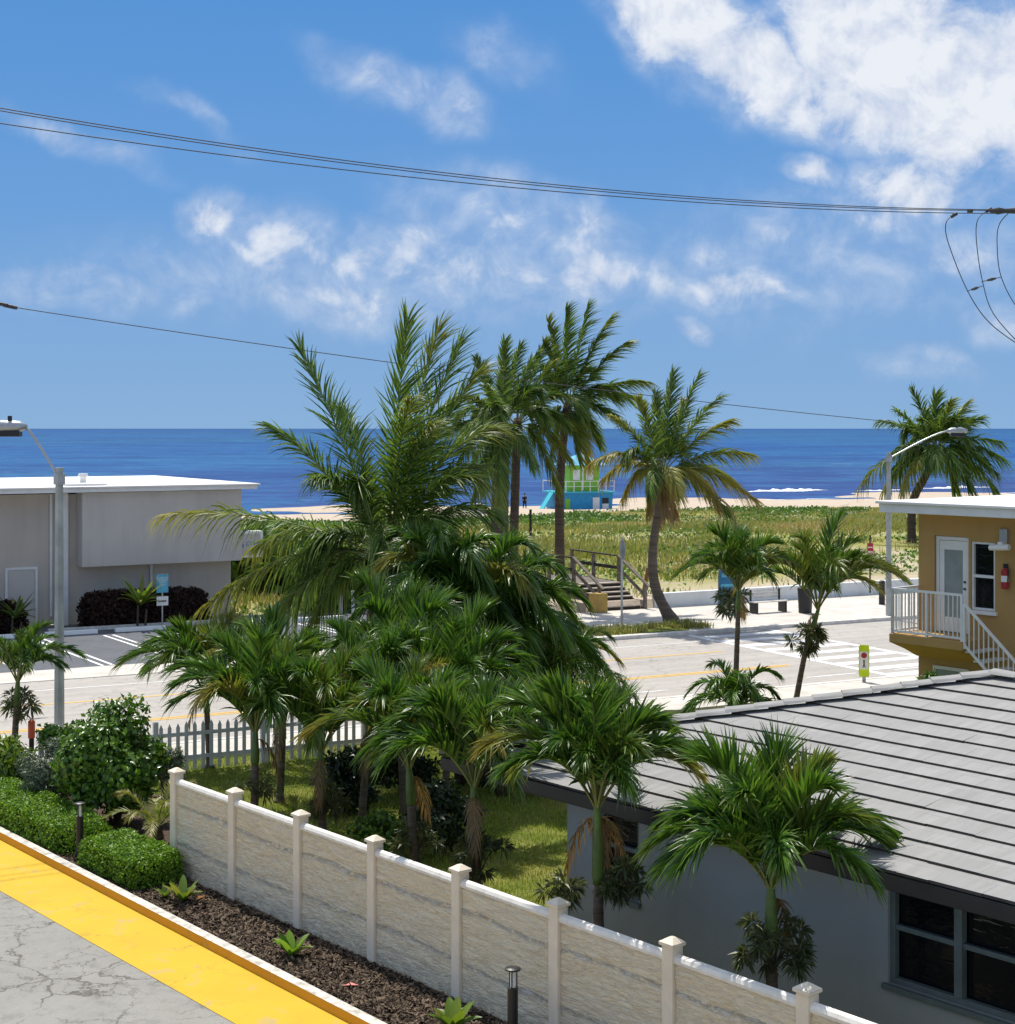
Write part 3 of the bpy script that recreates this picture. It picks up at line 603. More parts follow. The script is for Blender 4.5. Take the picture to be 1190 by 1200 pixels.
# ------------------------------------------------------------------ leaf tools
def unit(v): return v/np.maximum(np.linalg.norm(v, axis=-1, keepdims=True), 1e-9)
def frond(parent, B, C, T, n=40, ll=.42, lw=.04, psi=25, psj=15, grav=.4, age=0.0, seed=0, seg=3, start=.16, rach=.018, roll=0.0, wind=(0, 0, 0), mat='palm', phi0=66, phi1=20, tipage=0.0, name='frond', fold=.3, shade=0.0):
    rg = np.random.default_rng(seed); B, C, T = (np.array(p, float) for p in (B, C, T)); o0 = np.array(parent.location)
    t = np.linspace(start, 1, n)+rg.uniform(-.3, .3, n)/n; t = np.clip(t, start, 1)[:, None]
    P = (1-t)**2*B+2*t*(1-t)*C+t*t*T; Tn = unit(2*(1-t)*(C-B)+2*t*(T-C))
    h = np.array([T[0]-B[0], T[1]-B[1], 0])+1e-4
    if np.linalg.norm(h) < .25*np.linalg.norm(T-B): h = h+np.array([C[0]-B[0], C[1]-B[1], 0])
    side = np.cross(unit(h), [0, 0, 1.0]); side = np.repeat(side[None], n, 0); up = np.cross(side, Tn)
    if roll:
        s2 = side*math.cos(roll)+up*math.sin(roll); up = up*math.cos(roll)-side*math.sin(roll); side = s2
    Ls = []; cols = []
    prof = np.sin(np.pi*np.clip(.20+.58*(t[:, 0]-start)/(1-start), 0, 1))**.8*.8+.2*(1-t[:, 0])
    for s in (-1, 1):
        ph = np.radians(phi0+(phi1-phi0)*t+rg.normal(0, 5, (n, 1))); ps = np.radians(psi+rg.normal(0, psj, (n, 1)))
        d = unit(np.cos(ph)*Tn+np.sin(ph)*(s*side*np.cos(ps)+up*np.sin(ps)))
        l = (ll*prof*rg.uniform(.82, 1.1, n))[:, None]
        g = grav*rg.uniform(.6, 1.4, (n, 1))*(.22+.78*(1-np.clip(Tn[:, 2:3], 0, 1))); wd = unit(Tn-d*np.sum(d*Tn, 1, keepdims=True)); nm = np.cross(d, wd)
        pts = []
        for j in range(seg+1):
            x = j/seg; c = P+d*l*x*(1-.25*np.minimum(g, 1)*x)+np.array([0, 0, -1.0])*(x*x*l*g)+np.array(wind)*(x*x*l)
            hw = lw*.5*(1-.94*x**1.6)*(1 if j else .55)
            pts.append(np.stack([c-wd*hw+nm*hw*fold, c-nm*hw*fold, c+wd*hw+nm*hw*fold], 1))
        Ls.append(np.stack(pts, 1))
        rc = np.repeat(rg.uniform(0, 1, (n, 1))*(1-shade), (seg+1)*3, 1).reshape(n, seg+1, 3)
        tt = np.broadcast_to(np.linspace(0, 1, seg+1)[None, :, None], rc.shape)
        ag = np.clip(age+tipage*t[:, :, None]**2+rg.normal(0, .06, (n, 1, 1)), 0, 1)*np.ones(rc.shape)
        cols.append(np.stack([tt, rc, ag], -1))
    L = np.concatenate(Ls); Cc = np.concatenate(cols); m = len(L)
    idx = np.arange(m*(seg+1)*3).reshape(m, seg+1, 3); q = []
    for k in (0, 1): q.append(np.stack([idx[:, :-1, k], idx[:, :-1, k+1], idx[:, 1:, k+1], idx[:, 1:, k]], -1).reshape(-1, 4))
    V = L.reshape(-1, 3); cc = Cc.reshape(-1, 3); Q = np.concatenate(q); nv = len(V)
    # midrib
    k = 14; tr = np.linspace(0, 1, k)[:, None]; PR = (1-tr)**2*B+2*tr*(1-tr)*C+tr*tr*T; TR = unit(2*(1-tr)*(C-B)+2*tr*(T-C)); SR = np.repeat(side[:1], k, 0); UR_ = np.cross(SR, TR)
    rr = (rach*(1-.85*tr)); ring = np.stack([PR+SR*rr*1.2, PR+UR_*rr, PR-SR*rr*1.2, PR-UR_*rr*.8], 1)
    ir = np.arange(k*4).reshape(k, 4)+nv
    qr = np.concatenate([np.stack([ir[:-1, a], ir[:-1, (a+1) % 4], ir[1:, (a+1) % 4], ir[1:, a]], -1) for a in range(4)])
    V = np.concatenate([V, ring.reshape(-1, 3)])-o0
    cc = np.concatenate([cc, np.tile([[.2, .8, min(1, age+.1)]], (k*4, 1))])
    mi = np.concatenate([np.zeros(len(Q), int), np.ones(len(qr), int)])
    return np_mesh(name, V, [Q, qr], [M[mat], M['rachis_dry'] if age > .55 else M['rachis']], parent, cc, mi)
def trunk(parent, pts, rad, mat, name='trunk', n=12, bulge=0.06):
    o0 = Vector(parent.location); k = 26; P = []; Rr = []
    pts = [Vector(p) for p in pts]
    for i in range(k):
        x = i/(k-1)*(len(pts)-1); a = min(int(x), len(pts)-2); f = x-a
        p0 = pts[max(a-1, 0)]; p1 = pts[a]; p2 = pts[a+1]; p3 = pts[min(a+2, len(pts)-1)]
        P.append(.5*((2*p1)+(p2-p0)*f+(2*p0-5*p1+4*p2-p3)*f*f+(3*p1-p0-3*p2+p3)*f*f*f)-o0)
        y = i/(k-1); Rr.append((rad[0]*(1-y)+rad[1]*y)*(1+.5*max(0, .12-y)/.12)*(1+bulge*(i % 2)))
    b = MB(); b.tube(P, Rr, n); return b.build(name, mat, parent, smooth=True)

# ------------------------------------------------------------------ christmas palms
def christmas_palm(px_base, D, zc, label, L=1.75, nf=11, seed=1, lean=(0, 0), r=.075, shaft=.55, extra=(), az0=None, wind=(0, 0, 0), ll=.72, lw=.050, nl=44, mid=None, emin=.0, mat='palm', zb=.03, dead=1):
    rg = random.Random(seed); X = (px_base-CX)*D/F
    if lean == (0, 0): lean = (rg.uniform(-.16, .16), rg.uniform(-.2, .2)); X -= lean[0]*.6
    base = Vector((X, D, zb)); top = Vector((X+lean[0], D+lean[1], zc))
    p = thing('christmas_palm', label, 'palm tree', base, 0, 'small christmas palms')
    dirn = (top-base).normalized() if mid is None else (top-Vector(mid)).normalized(); sb = top-dirn*shaft
    pts = [base, base.lerp(sb, .5) if mid is None else Vector(mid), sb]
    trunk(p, pts, (r*1.05, r*.8), M['trunk'] if zc < 4 else M['trunk_dk'])
    o0 = base; b = MB(); b.tube([sb-o0, sb-o0+dirn*shaft*.12, sb-o0+dirn*shaft*.5, top-o0, top-o0+dirn*.12], [r*.8, r*1.02, r*.9, r*.62, r*.45], 12); b.build('crownshaft', M['shaft'], p, smooth=True)
    fr = []
    a0 = rg.uniform(0, 6.28) if az0 is None else az0
    nf = int(nf*1.35)
    for i in range(nf):
        e = emin+(1-emin)*i/(nf-1); az = a0+i*2.39996+rg.uniform(-.35, .35)
        fr.append((az, min(1, max(0, e+rg.uniform(-.1, .1))), rg.uniform(.82, 1.08)))
    fr += list(extra)
    for i, (az, e, sc_) in enumerate(fr):
        h = Vector((math.cos(az), math.sin(az), 0)); l = L*sc_*rg.uniform(.9, 1.08); w = Vector(wind)*l
        C_ = top+h*(l*(.14+.22*(1-e)))+Vector((0, 0, l*(.62+.14*e)))+w*.15
        T_ = top+h*(l*(.84-.48*e**1.4))+Vector((0, 0, l*(.26+.62*e)))+w*(.3+.2*e)
        frond(p, top-dirn*.05, C_, T_, int(nl*1.3), ll*sc_*(L/1.75)**.6*rg.uniform(.9, 1.15), lw*rg.uniform(.85, 1.15), 54, 24, .36+.16*(1-e), age=(.0 if rg.random() > .25 else rg.uniform(.1, .3)), seed=seed*100+i, rach=.018, start=.2, mat=mat, wind=(wind[0]*.5, wind[1]*.5, 0), tipage=rg.choice([0, 0, .1, .25, .6]) if e < .45 else 0)
    for i in range(dead):
        az = rg.uniform(0, 6.28); h = Vector((math.cos(az), math.sin(az), 0))
        frond(p, top-dirn*.12, top+h*.25-Vector((0, 0, .05)), top+h*.42-Vector((0, 0, .75)), 22, .3, .03, 0, 20, .8, age=.95, seed=seed*77+i, rach=.012, mat=mat, name='dead_frond')
    return p
christmas_palm(905, 18.0, 2.28, 'christmas palm nearest the camera, in front of the bungalow between its two windows', L=1.6, nf=14, seed=11, shaft=.62, az0=3.05, nl=54, extra=((3.2, .12, .95), (.05, .1, 1.0), (1.5, .85, .9)))
christmas_palm(703, 20.2, 2.66, 'christmas palm with a bright green shaft at the left corner of the bungalow', L=1.65, nf=14, seed=12, shaft=.95, lean=(-.03, 0), az0=.3, nl=52, extra=((.1, .12, 1.0), (3.0, .3, 1.05), (1.0, .9, 1)), dead=3)
christmas_palm(558, 22.9, 2.30, 'christmas palm behind the fence post at the middle of the lawn', L=1.85, nf=13, seed=13, az0=2.9, nl=50, extra=((3.1, .1, .95), (.1, .35, 1)))
christmas_palm(483, 25.0, 2.12, 'christmas palm with arching fronds just left of the middle fence post', L=1.85, nf=13, seed=14, az0=.9, nl=46)
christmas_palm(429, 29.5, 2.0, 'dark trunked christmas palm in the shaded row behind the fence', L=2.0, nf=13, seed=15, az0=1.9, nl=44)
christmas_palm(377, 28.0, 1.80, 'christmas palm standing on the sunny lawn behind the third fence panel', L=1.85, nf=13, seed=16, az0=2.2, nl=44, extra=((2.4, .6, 1),))
christmas_palm(298, 28.0, 2.12, 'christmas palm behind the second white fence post', L=1.85, nf=13, seed=17, az0=.6, nl=44, extra=((3.0, .3, 1.05), (.2, .35, 1.1)))
christmas_palm(243, 35.2, 1.60, 'short dark trunked christmas palm beside the picket fence', L=2.0, nf=13, seed=18, az0=2.7, nl=44, shaft=.4, extra=((3.0, .35, 1.0), (2.8, .05, .8)))
christmas_palm(330, 32.0, 1.75, 'christmas palm at the back of the row near the picket fence', L=2.1, nf=13, seed=19, az0=1.1, nl=40)
christmas_palm(524, 29.5, 2.15, 'christmas palm in the shade right behind the dark shrubs', L=2.1, nf=13, seed=20, az0=.2, nl=44)
christmas_palm(470, 31.0, 2.45, 'taller christmas palm below the big coconut palm', L=2.1, nf=13, seed=21, az0=1.6, nl=44)
christmas_palm(20, 34.3, 2.05, 'small christmas palm at the left edge in front of the road', L=1.35, nf=11, seed=22, az0=.1, nl=36, ll=.46, extra=((.0, .2, 1.15), (6.1, .1, 1.0)), dead=0)
christmas_palm(865, 42.2, 3.15, 'straight trunked christmas palm on the near verge beside the yellow road lines', L=1.9, nf=13, seed=23, lean=(-.0, 0), az0=2.9, nl=38, extra=((.2, .2, 1.0), (3.0, .25, .9)))
_m = A(944, 765, 43); 
christmas_palm(932, 43.0, 2.60, 'leaning christmas palm next to the balcony, curved trunk over the road', L=2.4, nf=13, seed=24, lean=(.62, 0), mid=_m, az0=.2, nl=44, extra=((.0, .12, 1.05), (6.2, .3, 1.0)), wind=(.12, 0, 0))

# big dark clump in the middle
def clump(px, D, zc, label, L, nf, seed, name='clumping_palm', **k):
    rg = random.Random(seed); X = (px-CX)*D/F; base = Vector((X, D, .03))
    p = thing(name, label, 'palm tree', base)
    for j in range(k.get('stems', 4)):
        an = j*2.4; q = Vector((math.cos(an), math.sin(an)*.6, 0))*k.get('spread', .45)
        top = base+q+Vector((0, 0, zc*rg.uniform(.75, 1.0)))
        trunk(p, [base+q*.4, base+q*.8+Vector((0, 0, zc*.4)), top], (.07, .055), M['trunk_dk'], 'stem')
        for i in range(nf):
            e = i/(nf-1); az = an+i*2.39996+rg.uniform(-.3, .3); l = L*rg.uniform(.85, 1.1); h = Vector((math.cos(az), math.sin(az), 0))
            C_ = top+h*(l*(.42-.2*e))+Vector((0, 0, l*(.42+.34*e))); T_ = top+h*(l*(.92-.42*e))+Vector((0, 0, l*(-.30+.95*e)))
            frond(p, top, C_, T_, k.get('nl', 42), k.get('ll', .62), k.get('lw', .045), 42, 26, .55, age=(0 if rg.random() > .1 else .4), seed=seed*97+j*20+i, rach=.02, mat=k.get('mat', 'palm'))
    return p
clump(556, 33.6, 3.9, 'broad dark green palm clump in the middle, below the coconut palms', 2.35, 12, 31, stems=5, spread=.75, nl=62, lw=.06, ll=.85)
clump(634, 36.5, 2.3, 'spiky leaved palm thicket at the right of the dark clump beside the road', 2.0, 16, 32, 'spiky_palm', stems=3, spread=.5, mat='date', ll=.55, lw=.03, nl=64)
clump(600, 34.5, 1.9, 'dark low palm thicket under the broad clump', 2.1, 11, 33, stems=3, spread=.8, ll=.62, nl=50)
clump(862, 40.5, .35, 'low stemless bright green palm behind the roof ridge', 1.7, 16, 34, 'low_palm', stems=1, spread=.0, ll=.55, lw=.048, nl=44)
clump(1098, 33.0, 2.15, 'low green palm tuft under the balcony of the tan building', .8, 8, 35, 'low_palm', stems=1, spread=0, ll=.3, nl=26)

# ------------------------------------------------------------------ coconut palms
def coconut(px_base, D, B_px, label, tips, seed, r=(.16, .12), tr=None, fill=6, Lf=3.6, ll=.85, lw=.055, age=.03, n=74, mat_t='trunk', base_y=None, wind=(.15, -.05, 0), zb=0.0, roll=.35):
    rg = random.Random(seed); base = Vector(((px_base-CX)*D/F, D, zb)); B = A(B_px[0], B_px[1], D)
    p = thing('coconut_palm', label, 'palm tree', base, 0, 'tall coconut palms')
    pts = [base]+([A(x, y, D) for x, y in tr] if tr else [base.lerp(B, .5)])+[B]
    trunk(p, pts, r, M[mat_t], n=14)
    b = MB(); oo = B-base
    b.tube([oo-Vector((0, 0, .5)), oo-Vector((0, 0, .1)), oo+Vector((0, 0, .35))], [r[1]*1.05, r[1]*1.5, r[1]*.7], 12); b.build('crown_base', M['trunk_dk'], p, smooth=True)
    for i, tp in enumerate(tips):
        x, y, dd, lift = tp[:4]; ag = tp[4] if len(tp) > 4 else age*rg.uniform(.3, 1.6); ta = tp[5] if len(tp) > 5 else rg.choice([0, .1, .3])
        T = A(x, y, D+dd); C = B.lerp(T, .48)+Vector((0, 0, lift)); ln = (T-B).length
        frond(p, B, C, T, int(n*1.3), ll*1.12*min(1.1, .62+.13*ln), lw*.85, 6, 30, .62, ag, seed*100+i, rach=.03, mat='coco', wind=wind, start=.2, tipage=ta, phi0=58, phi1=20, roll=rg.uniform(-roll, roll))
    for i in range(fill):
        az = i*2.39996+seed; e = rg.uniform(-.2, 1); h = Vector((math.cos(az), math.sin(az), 0)); l = Lf*rg.uniform(.75, 1)
        T = B+h*(l*(.9-.5*max(e, 0)))+Vector((0, 0, l*(-.35+.95*e)))+Vector(wind)*.6; C = B+h*(l*.4)+Vector((0, 0, l*(.25+.45*e)))
        frond(p, B, C, T, int(n*1.3), ll*1.1, lw*.85, 6, 30, .62, age*rg.uniform(.3, 1.4), seed*100+50+i, rach=.03, mat='coco', wind=wind, start=.2, phi0=58, phi1=20, roll=rg.uniform(-roll, roll))
    return p
coconut(440, 36.3, (452, 655), 'large low coconut palm with yellowing lower fronds in front of the parking lot',
        [(352, 408, .3, .45), (478, 374, -.5, .5), (514, 386, .8, .7), (564, 434, -.3, .95), (318, 500, -.4, .75), (192, 602, .2, .75, .05, .5), (243, 708, -.3, 1.15, .06, .45),
         (283, 770, -.9, 1.35, .05, .4), (345, 775, -1.1, 1.4, .12, .3), (448, 668, -2.6, 1.6, .05, .1), (555, 545, .6, .8), (530, 470, 1.6, .8), (400, 480, 1.5, .9), (580, 600, -.4, 1.0), (655, 690, -.8, 1.2, .1, .1), (520, 620, -2.2, 1.1), (380, 640, 1.5, 1.0, .15), (505, 500, -2.2, .9), (300, 640, 1.2, 1.1, .08, .3), (540, 402, .3, .7), (578, 500, .8, 1.2), (560, 560, -1.4, 1.2), (370, 560, -1.5, 1.0), (480, 470, -2.6, .9)], 41,
        tr=[(436, 760)], fill=6, Lf=3.2, ll=1.0, lw=.056, r=(.2, .17), wind=(.12, -.05, 0))
coconut(583, 62, (588, 505), 'coconut palm with a thick dark crown, left of the two trunks on the dune',
        [(558, 420, 1, .4), (592, 400, -.5, .2), (548, 465, -1, .6), (538, 540, .5, 1.0), (552, 600, -1, 1.2), (585, 600, -2, 1.2), (628, 415, .6, .4), (610, 405, 1.5, .2), (525, 505, 1, .8), (566, 575, 2, 1.1), (570, 450, -2.5, .3)], 42, r=(.36, .3), fill=9, Lf=3.2, ll=.75, lw=.075, zb=.0, age=.04, mat_t='trunk_dk')
coconut(600, 63.5, (606, 500), 'coconut palm with a shaggy crown, right of the two trunks on the dune',
        [(648, 425, .5, .4), (660, 462, -.6, .7), (668, 540, .5, 1.1, .2, .2), (654, 572, -1, 1.4, .15, .2), (640, 400, 1.5, .3), (675, 500, 1.5, .9)], 43, r=(.18, .16), fill=8, Lf=3.0, ll=.75, lw=.075, age=.05, mat_t='trunk_dk')
coconut(657, 66, (665, 480), 'tallest slim coconut palm, windswept crown high above the boardwalk stairs',
        [(643, 375, .6, .3), (665, 362, -.5, .15), (690, 358, .5, .35), (716, 372, 0, .5), (735, 402, -.6, .6), (757, 447, .3, .75), (748, 468, 1.4, .8), (728, 495, -1, .9), (702, 520, 1, 1.0), (638, 400, -1.2, .4), (622, 455, .8, .8), (630, 510, -.5, 1.0), (645, 540, 1, 1.1), (680, 540, -1.4, 1.1, .1, .3), (690, 545, .6, 1.1, .3, .4)], 44, r=(.2, .15), fill=5, Lf=3.0, ll=.72, lw=.075, tr=[(656, 590), (659, 530)], zb=.3, wind=(.42, -.08, 0), mat_t='trunk_dk')
coconut(788, 61, (775, 558), 'coconut palm with a curved leaning trunk and yellow lower fronds on the far pavement',
        [(789, 438, .6, .2), (818, 442, -.4, .3), (842, 466, .8, .5), (857, 493, -.8, .6), (880, 532, .4, .8, .15, .3), (884, 585, -.3, 1.2, .3, .5), (842, 592, -1.2, 1.4, .45, .4), (796, 580, -2.5, 1.2, .4, .1), (730, 584, -.5, 1.3, .4, .35), (706, 563, .8, 1.2, .4, .3), (690, 545, -.2, 1.25, .42, .3), (717, 488, .6, .7, .1, .4), (748, 468, -1, .4, .05), (769, 462, 1.4, .2), (800, 470, 2, .2), (860, 562, 1.5, 1.0, .2, .3), (760, 600, 1.2, 1.2, .6, .3), (790, 605, .3, 1.2, .8, .2), (780, 602, -.9, .8, .85, .2), (770, 608, .8, .8, .9, .1)], 45, tr=[(769, 690), (765, 650), (771, 600)], r=(.21, .125), fill=5, Lf=2.8, ll=.78, lw=.07, age=.10, zb=.1, wind=(.2, -.05, 0))
coconut(1069, 95, (1098, 532), 'coconut palm with a round crown behind the tan building and street lamp',
        [(1070, 458, .5, .4), (1097, 463, -.6, .3), (1133, 474, .6, .5), (1148, 490, -1, .6), (1170, 517, .5, .9), (1174, 538, -1, 1.2), (1168, 578, .5, 1.7), (1140, 575, -1.5, 1.6), (1031, 494, .4, 1.0), (1008, 570, -.4, 2.1, .2, .2), (1036, 575, 1, 1.7, .2, .2), (1058, 576, -1.5, 1.6, .3, .2), (1045, 530, 2, 1), (1085, 480, 2.5, .4), (1115, 470, -2.5, .4), (1120, 575, 1.5, 1.6), (1050, 480, -2, .6)], 46, tr=[(1070, 590), (1084, 560)], r=(.26, .2), fill=18, Lf=3.9, ll=1.15, lw=.11, zb=.4, n=48, wind=(.2, 0, 0), mat_t='trunk_dk')
# snapped dead frond hanging at the curved palm
pp = thing('dead_coconut_frond', 'dried brown frond hanging down right of the curved coconut palm', 'palm frond', A(835, 583, 60.6))
frond(pp, A(822, 575, 60.6), A(868, 588, 60.5), A(862, 622, 60.4), 30, .45, .035, 0, 20, .9, .95, 990, rach=.03, mat='coco')

# ------------------------------------------------------------------ shrubs
def leaf_cards(P, N, size, asp=.5, rg=None, col_age=None, tilt=.6, bend=.25, green=None):
    """folded leaf at each P, roughly facing N"""
    n = len(P); a = unit(rg.normal(size=(n, 3))); d = unit(np.cross(N, a)+N*rg.normal(0, tilt, (n, 1))); s = unit(np.cross(d, N)); u = np.cross(s, d)
    l = (size*rg.uniform(.7, 1.25, n))[:, None]; w = l*asp*.5
    p0 = P; pm = P+d*l*.5+u*l*.04; p1 = P+d*l-u*l*bend*.3
    V = np.stack([p0, pm-s*w+u*w*.35, pm, pm+s*w+u*w*.35, p1], 1)
    idx = np.arange(n*5).reshape(n, 5)
    Q = np.concatenate([idx[:, [0, 1, 2]], idx[:, [1, 4, 2]], idx[:, [0, 2, 3]], idx[:, [2, 4, 3]]])
    g = rg.uniform(0, 1, (n, 1)) if green is None else green
    c = np.stack([np.tile([[0, .5, .5, .5, 1]], (n, 1)), np.repeat(g, 5, 1), np.repeat(np.zeros((n, 1)) if col_age is None else col_age, 5, 1)], -1)
    return V.reshape(-1, 3), Q, c.reshape(-1, 3)
def ellipsoid_pts(n, c, rad, rg, lumps=9, inner=.35):
    ctr = unit(rg.normal(size=(lumps, 3))); ctr[:, 2] = ctr[:, 2]*.9+.05
    k = rg.integers(0, lumps, n); d = unit(rg.normal(size=(n, 3))); rr = rg.uniform(inner, 1, (n, 1))**.5
    p = ctr[k]*rg.uniform(.45, .72, lumps)[k][:, None]+d*rr*rg.uniform(.24, .44, lumps)[k][:, None]
    nn = unit(p*.5+d+np.array([0, 0, .35]))
    return np.array(c)+p*np.array(rad), nn
def shrub(name, label, cat, px, D, zc, rad, n, size, asp, mat, seed, group=None, lumps=10, stems=5, zb=.08, flowers=0):
    rg = np.random.default_rng(seed); X = (px-CX)*D/F; s = thing(name, label, cat, (X, D, zb), 0, group)
    P, N = ellipsoid_pts(n, (0, 0, zc), rad, rg, lumps); P[:, 2] = np.maximum(P[:, 2], .02)
    V, Q, c = leaf_cards(P, N, size, asp, rg); np_mesh('foliage', V, [Q], M[mat], s, c)
    b = MB(); rr = random.Random(seed)
    for i in range(stems):
        e = Vector((rr.uniform(-.6, .6)*rad[0], rr.uniform(-.6, .6)*rad[1], zc+rr.uniform(0, .5)*rad[2])); b.tube([(e.x*.12, e.y*.12, -.05), e*.5, e], [.03, .02, .008], 6)
    b.build('stems', M['bark'], s)
    if flowers:
        rg2 = np.random.default_rng(seed+1); P, N = ellipsoid_pts(flowers, (0, 0, zc), np.array(rad)*1.04, rg2, lumps, .9)
        V, Q, c = leaf_cards(P, N, .09, .9, rg2); np_mesh('flowers', V, [Q], M['flower'], s, c)
    return s
shrub('round_leaf_shrub', 'large rounded glossy green shrub behind the clipped hedge by the driveway', 'shrub', 134, 30.0, 1.12, (1.12, 1.0, 1.28), 11000, .13, .62, 'clusia', 51, lumps=34)
shrub('grey_shrub', 'silvery grey green shrub left of the big glossy shrub', 'shrub', 66, 31.0, .75, (.75, .7, .75), 5200, .12, .2, 'grey_leaf', 52, lumps=12)
shrub('grey_shrub', 'silvery grey shrub by the picket fence right of the big glossy shrub', 'shrub', 198, 31.5, .65, (.45, .5, .62), 2600, .12, .2, 'grey_leaf', 53)
shrub('croton_shrub', 'yellow green croton bush at the left edge behind the hedge', 'shrub', 15, 32.2, .6, (.65, .6, .6), 1200, .22, .35, 'lime', 54)
shrub('small_dark_shrub', 'small dark leafy shrub at the foot of the left lamp post', 'shrub', 72, 33.6, .75, (.55, .5, .6), 1700, .14, .55, 'clusia', 55)
shrub('red_flower_shrub', 'small shrub with red flowers beside the picket fence', 'shrub', 172, 32.2, .8, (.28, .3, .4), 700, .12, .4, 'grey_leaf', 56, flowers=26)
shrub('dark_low_shrub', 'low dark shrub behind the middle fence panels', 'shrub', 445, 27.5, .45, (.55, .55, .5), 1500, .13, .45, 'clusia', 57)
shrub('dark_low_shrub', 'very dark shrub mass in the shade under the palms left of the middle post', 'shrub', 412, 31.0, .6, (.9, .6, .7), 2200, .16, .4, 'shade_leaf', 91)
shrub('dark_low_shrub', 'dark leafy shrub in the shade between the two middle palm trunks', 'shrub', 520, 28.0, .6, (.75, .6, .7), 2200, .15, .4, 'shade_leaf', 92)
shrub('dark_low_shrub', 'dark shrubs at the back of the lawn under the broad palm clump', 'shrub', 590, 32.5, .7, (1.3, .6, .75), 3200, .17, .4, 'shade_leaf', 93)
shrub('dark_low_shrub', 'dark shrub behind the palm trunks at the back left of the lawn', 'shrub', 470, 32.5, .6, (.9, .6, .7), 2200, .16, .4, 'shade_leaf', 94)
shrub('sea_grape_bush', 'bright green sea grape bush behind the end of the beige building', 'bush', 338, 74, 1.6, (3.4, 2.5, 3.2), 6000, .42, .8, 'sea_grape', 58, lumps=14, zb=0)
shrub('sea_grape_bush', 'bushy green growth at the edge of the parking lot behind the coconut palm', 'bush', 375, 66, 1.0, (1.7, 1.5, 1.9), 3500, .32, .7, 'sea_grape', 59, lumps=12, zb=0)
shrub('sea_grape_bush', 'dark bush behind the white posts by the parking lot', 'bush', 440, 66.5, 1.4, (2.4, 1.6, 2.2), 3800, .32, .7, 'sea_grape', 60, lumps=12, zb=0)
def tuft(px, D, z, rad, label, seed, n=420, mat='narrow', size=.17, group='narrow leaved tufts at the palm trunks'):
    rg = np.random.default_rng(seed); X = (px-CX)*D/F; s = thing('narrow_leaf_bush', label, 'shrub', (X, D, .05), 0, group)
    k = 14; ctr = unit(rg.normal(size=(k, 3)))*rg.uniform(.45, .9, (k, 1))*np.array([rad, rad, rad*.75])
    P = []; N = []; b = MB()
    for c in ctr:
        m = n//k; d = unit(rg.normal(size=(m, 3))+unit(c)*.5); P.append(c+d*.02); N.append(d)
        b.tube([(0, 0, z-.3 if z > .4 else 0), c*.5+np.array([0, 0, z]), c+np.array([0, 0, z])], [.012, .009, .005], 5)
    P = np.concatenate(P)+np.array([0, 0, z]); D_ = np.concatenate(N)
    # blades point outwards
    m = len(P); s1 = unit(np.cross(D_, rg.normal(size=(m, 3)))); l = size*rg.uniform(.6, 1.2, (m, 1)); w = l*.09
    V = np.stack([P, P+D_*l*.5-s1*w, P+D_*l*.5+s1*w, P+D_*l-np.array([0, 0, .25])*l], 1); idx = np.arange(m*4).reshape(m, 4)
    Q = idx[:, [0, 1, 3, 2]]; c = np.stack([np.tile([[0, .5, .5, 1]], (m, 1)), np.repeat(rg.uniform(0, 1, (m, 1)), 4, 1), np.zeros((m, 4))], -1).reshape(-1, 3)
    np_mesh('foliage', V.reshape(-1, 3), [Q], M[mat], s, c); b.build('stems', M['bark'], s); return s
tuft(905, 17.95, 1.62, .45, 'grey green narrow leaved bush around the trunk of the nearest palm', 61, 900)
tuft(728, 20.2, 1.72, .36, 'narrow leaved bush around the green shafted palm at the bungalow corner', 62, 700)
tuft(660, 20.8, 1.4, .3, 'thin narrow leaved bush left of the bungalow corner', 63, 400)
tuft(560, 22.9, 1.30, .48, 'narrow leaved bush round the palm behind the middle fence post', 64, 800)
tuft(488, 25.0, 1.0, .45, 'narrow leaved bush at the palm just left of the middle post', 65, 700)
tuft(380, 28.0, .95, .48, 'narrow leaved bush on the lawn at the third fence panel', 66, 600)
tuft(303, 28.0, 1.25, .5, 'sparse narrow leaved bush round the palm at the second post', 67, 300)
tuft(948, 43.0, 1.75, .5, 'narrow leaved tuft growing halfway up the leaning palm trunk', 68, 600, size=.28)
tuft(22, 34.3, 1.5, .42, 'narrow leaved tuft on the trunk of the small palm at the left edge', 69, 400, size=.24)
tuft(856, 58.5, 1.0, .75, 'loose light green bush at the foot of the blue board', 70, 500, size=.4)

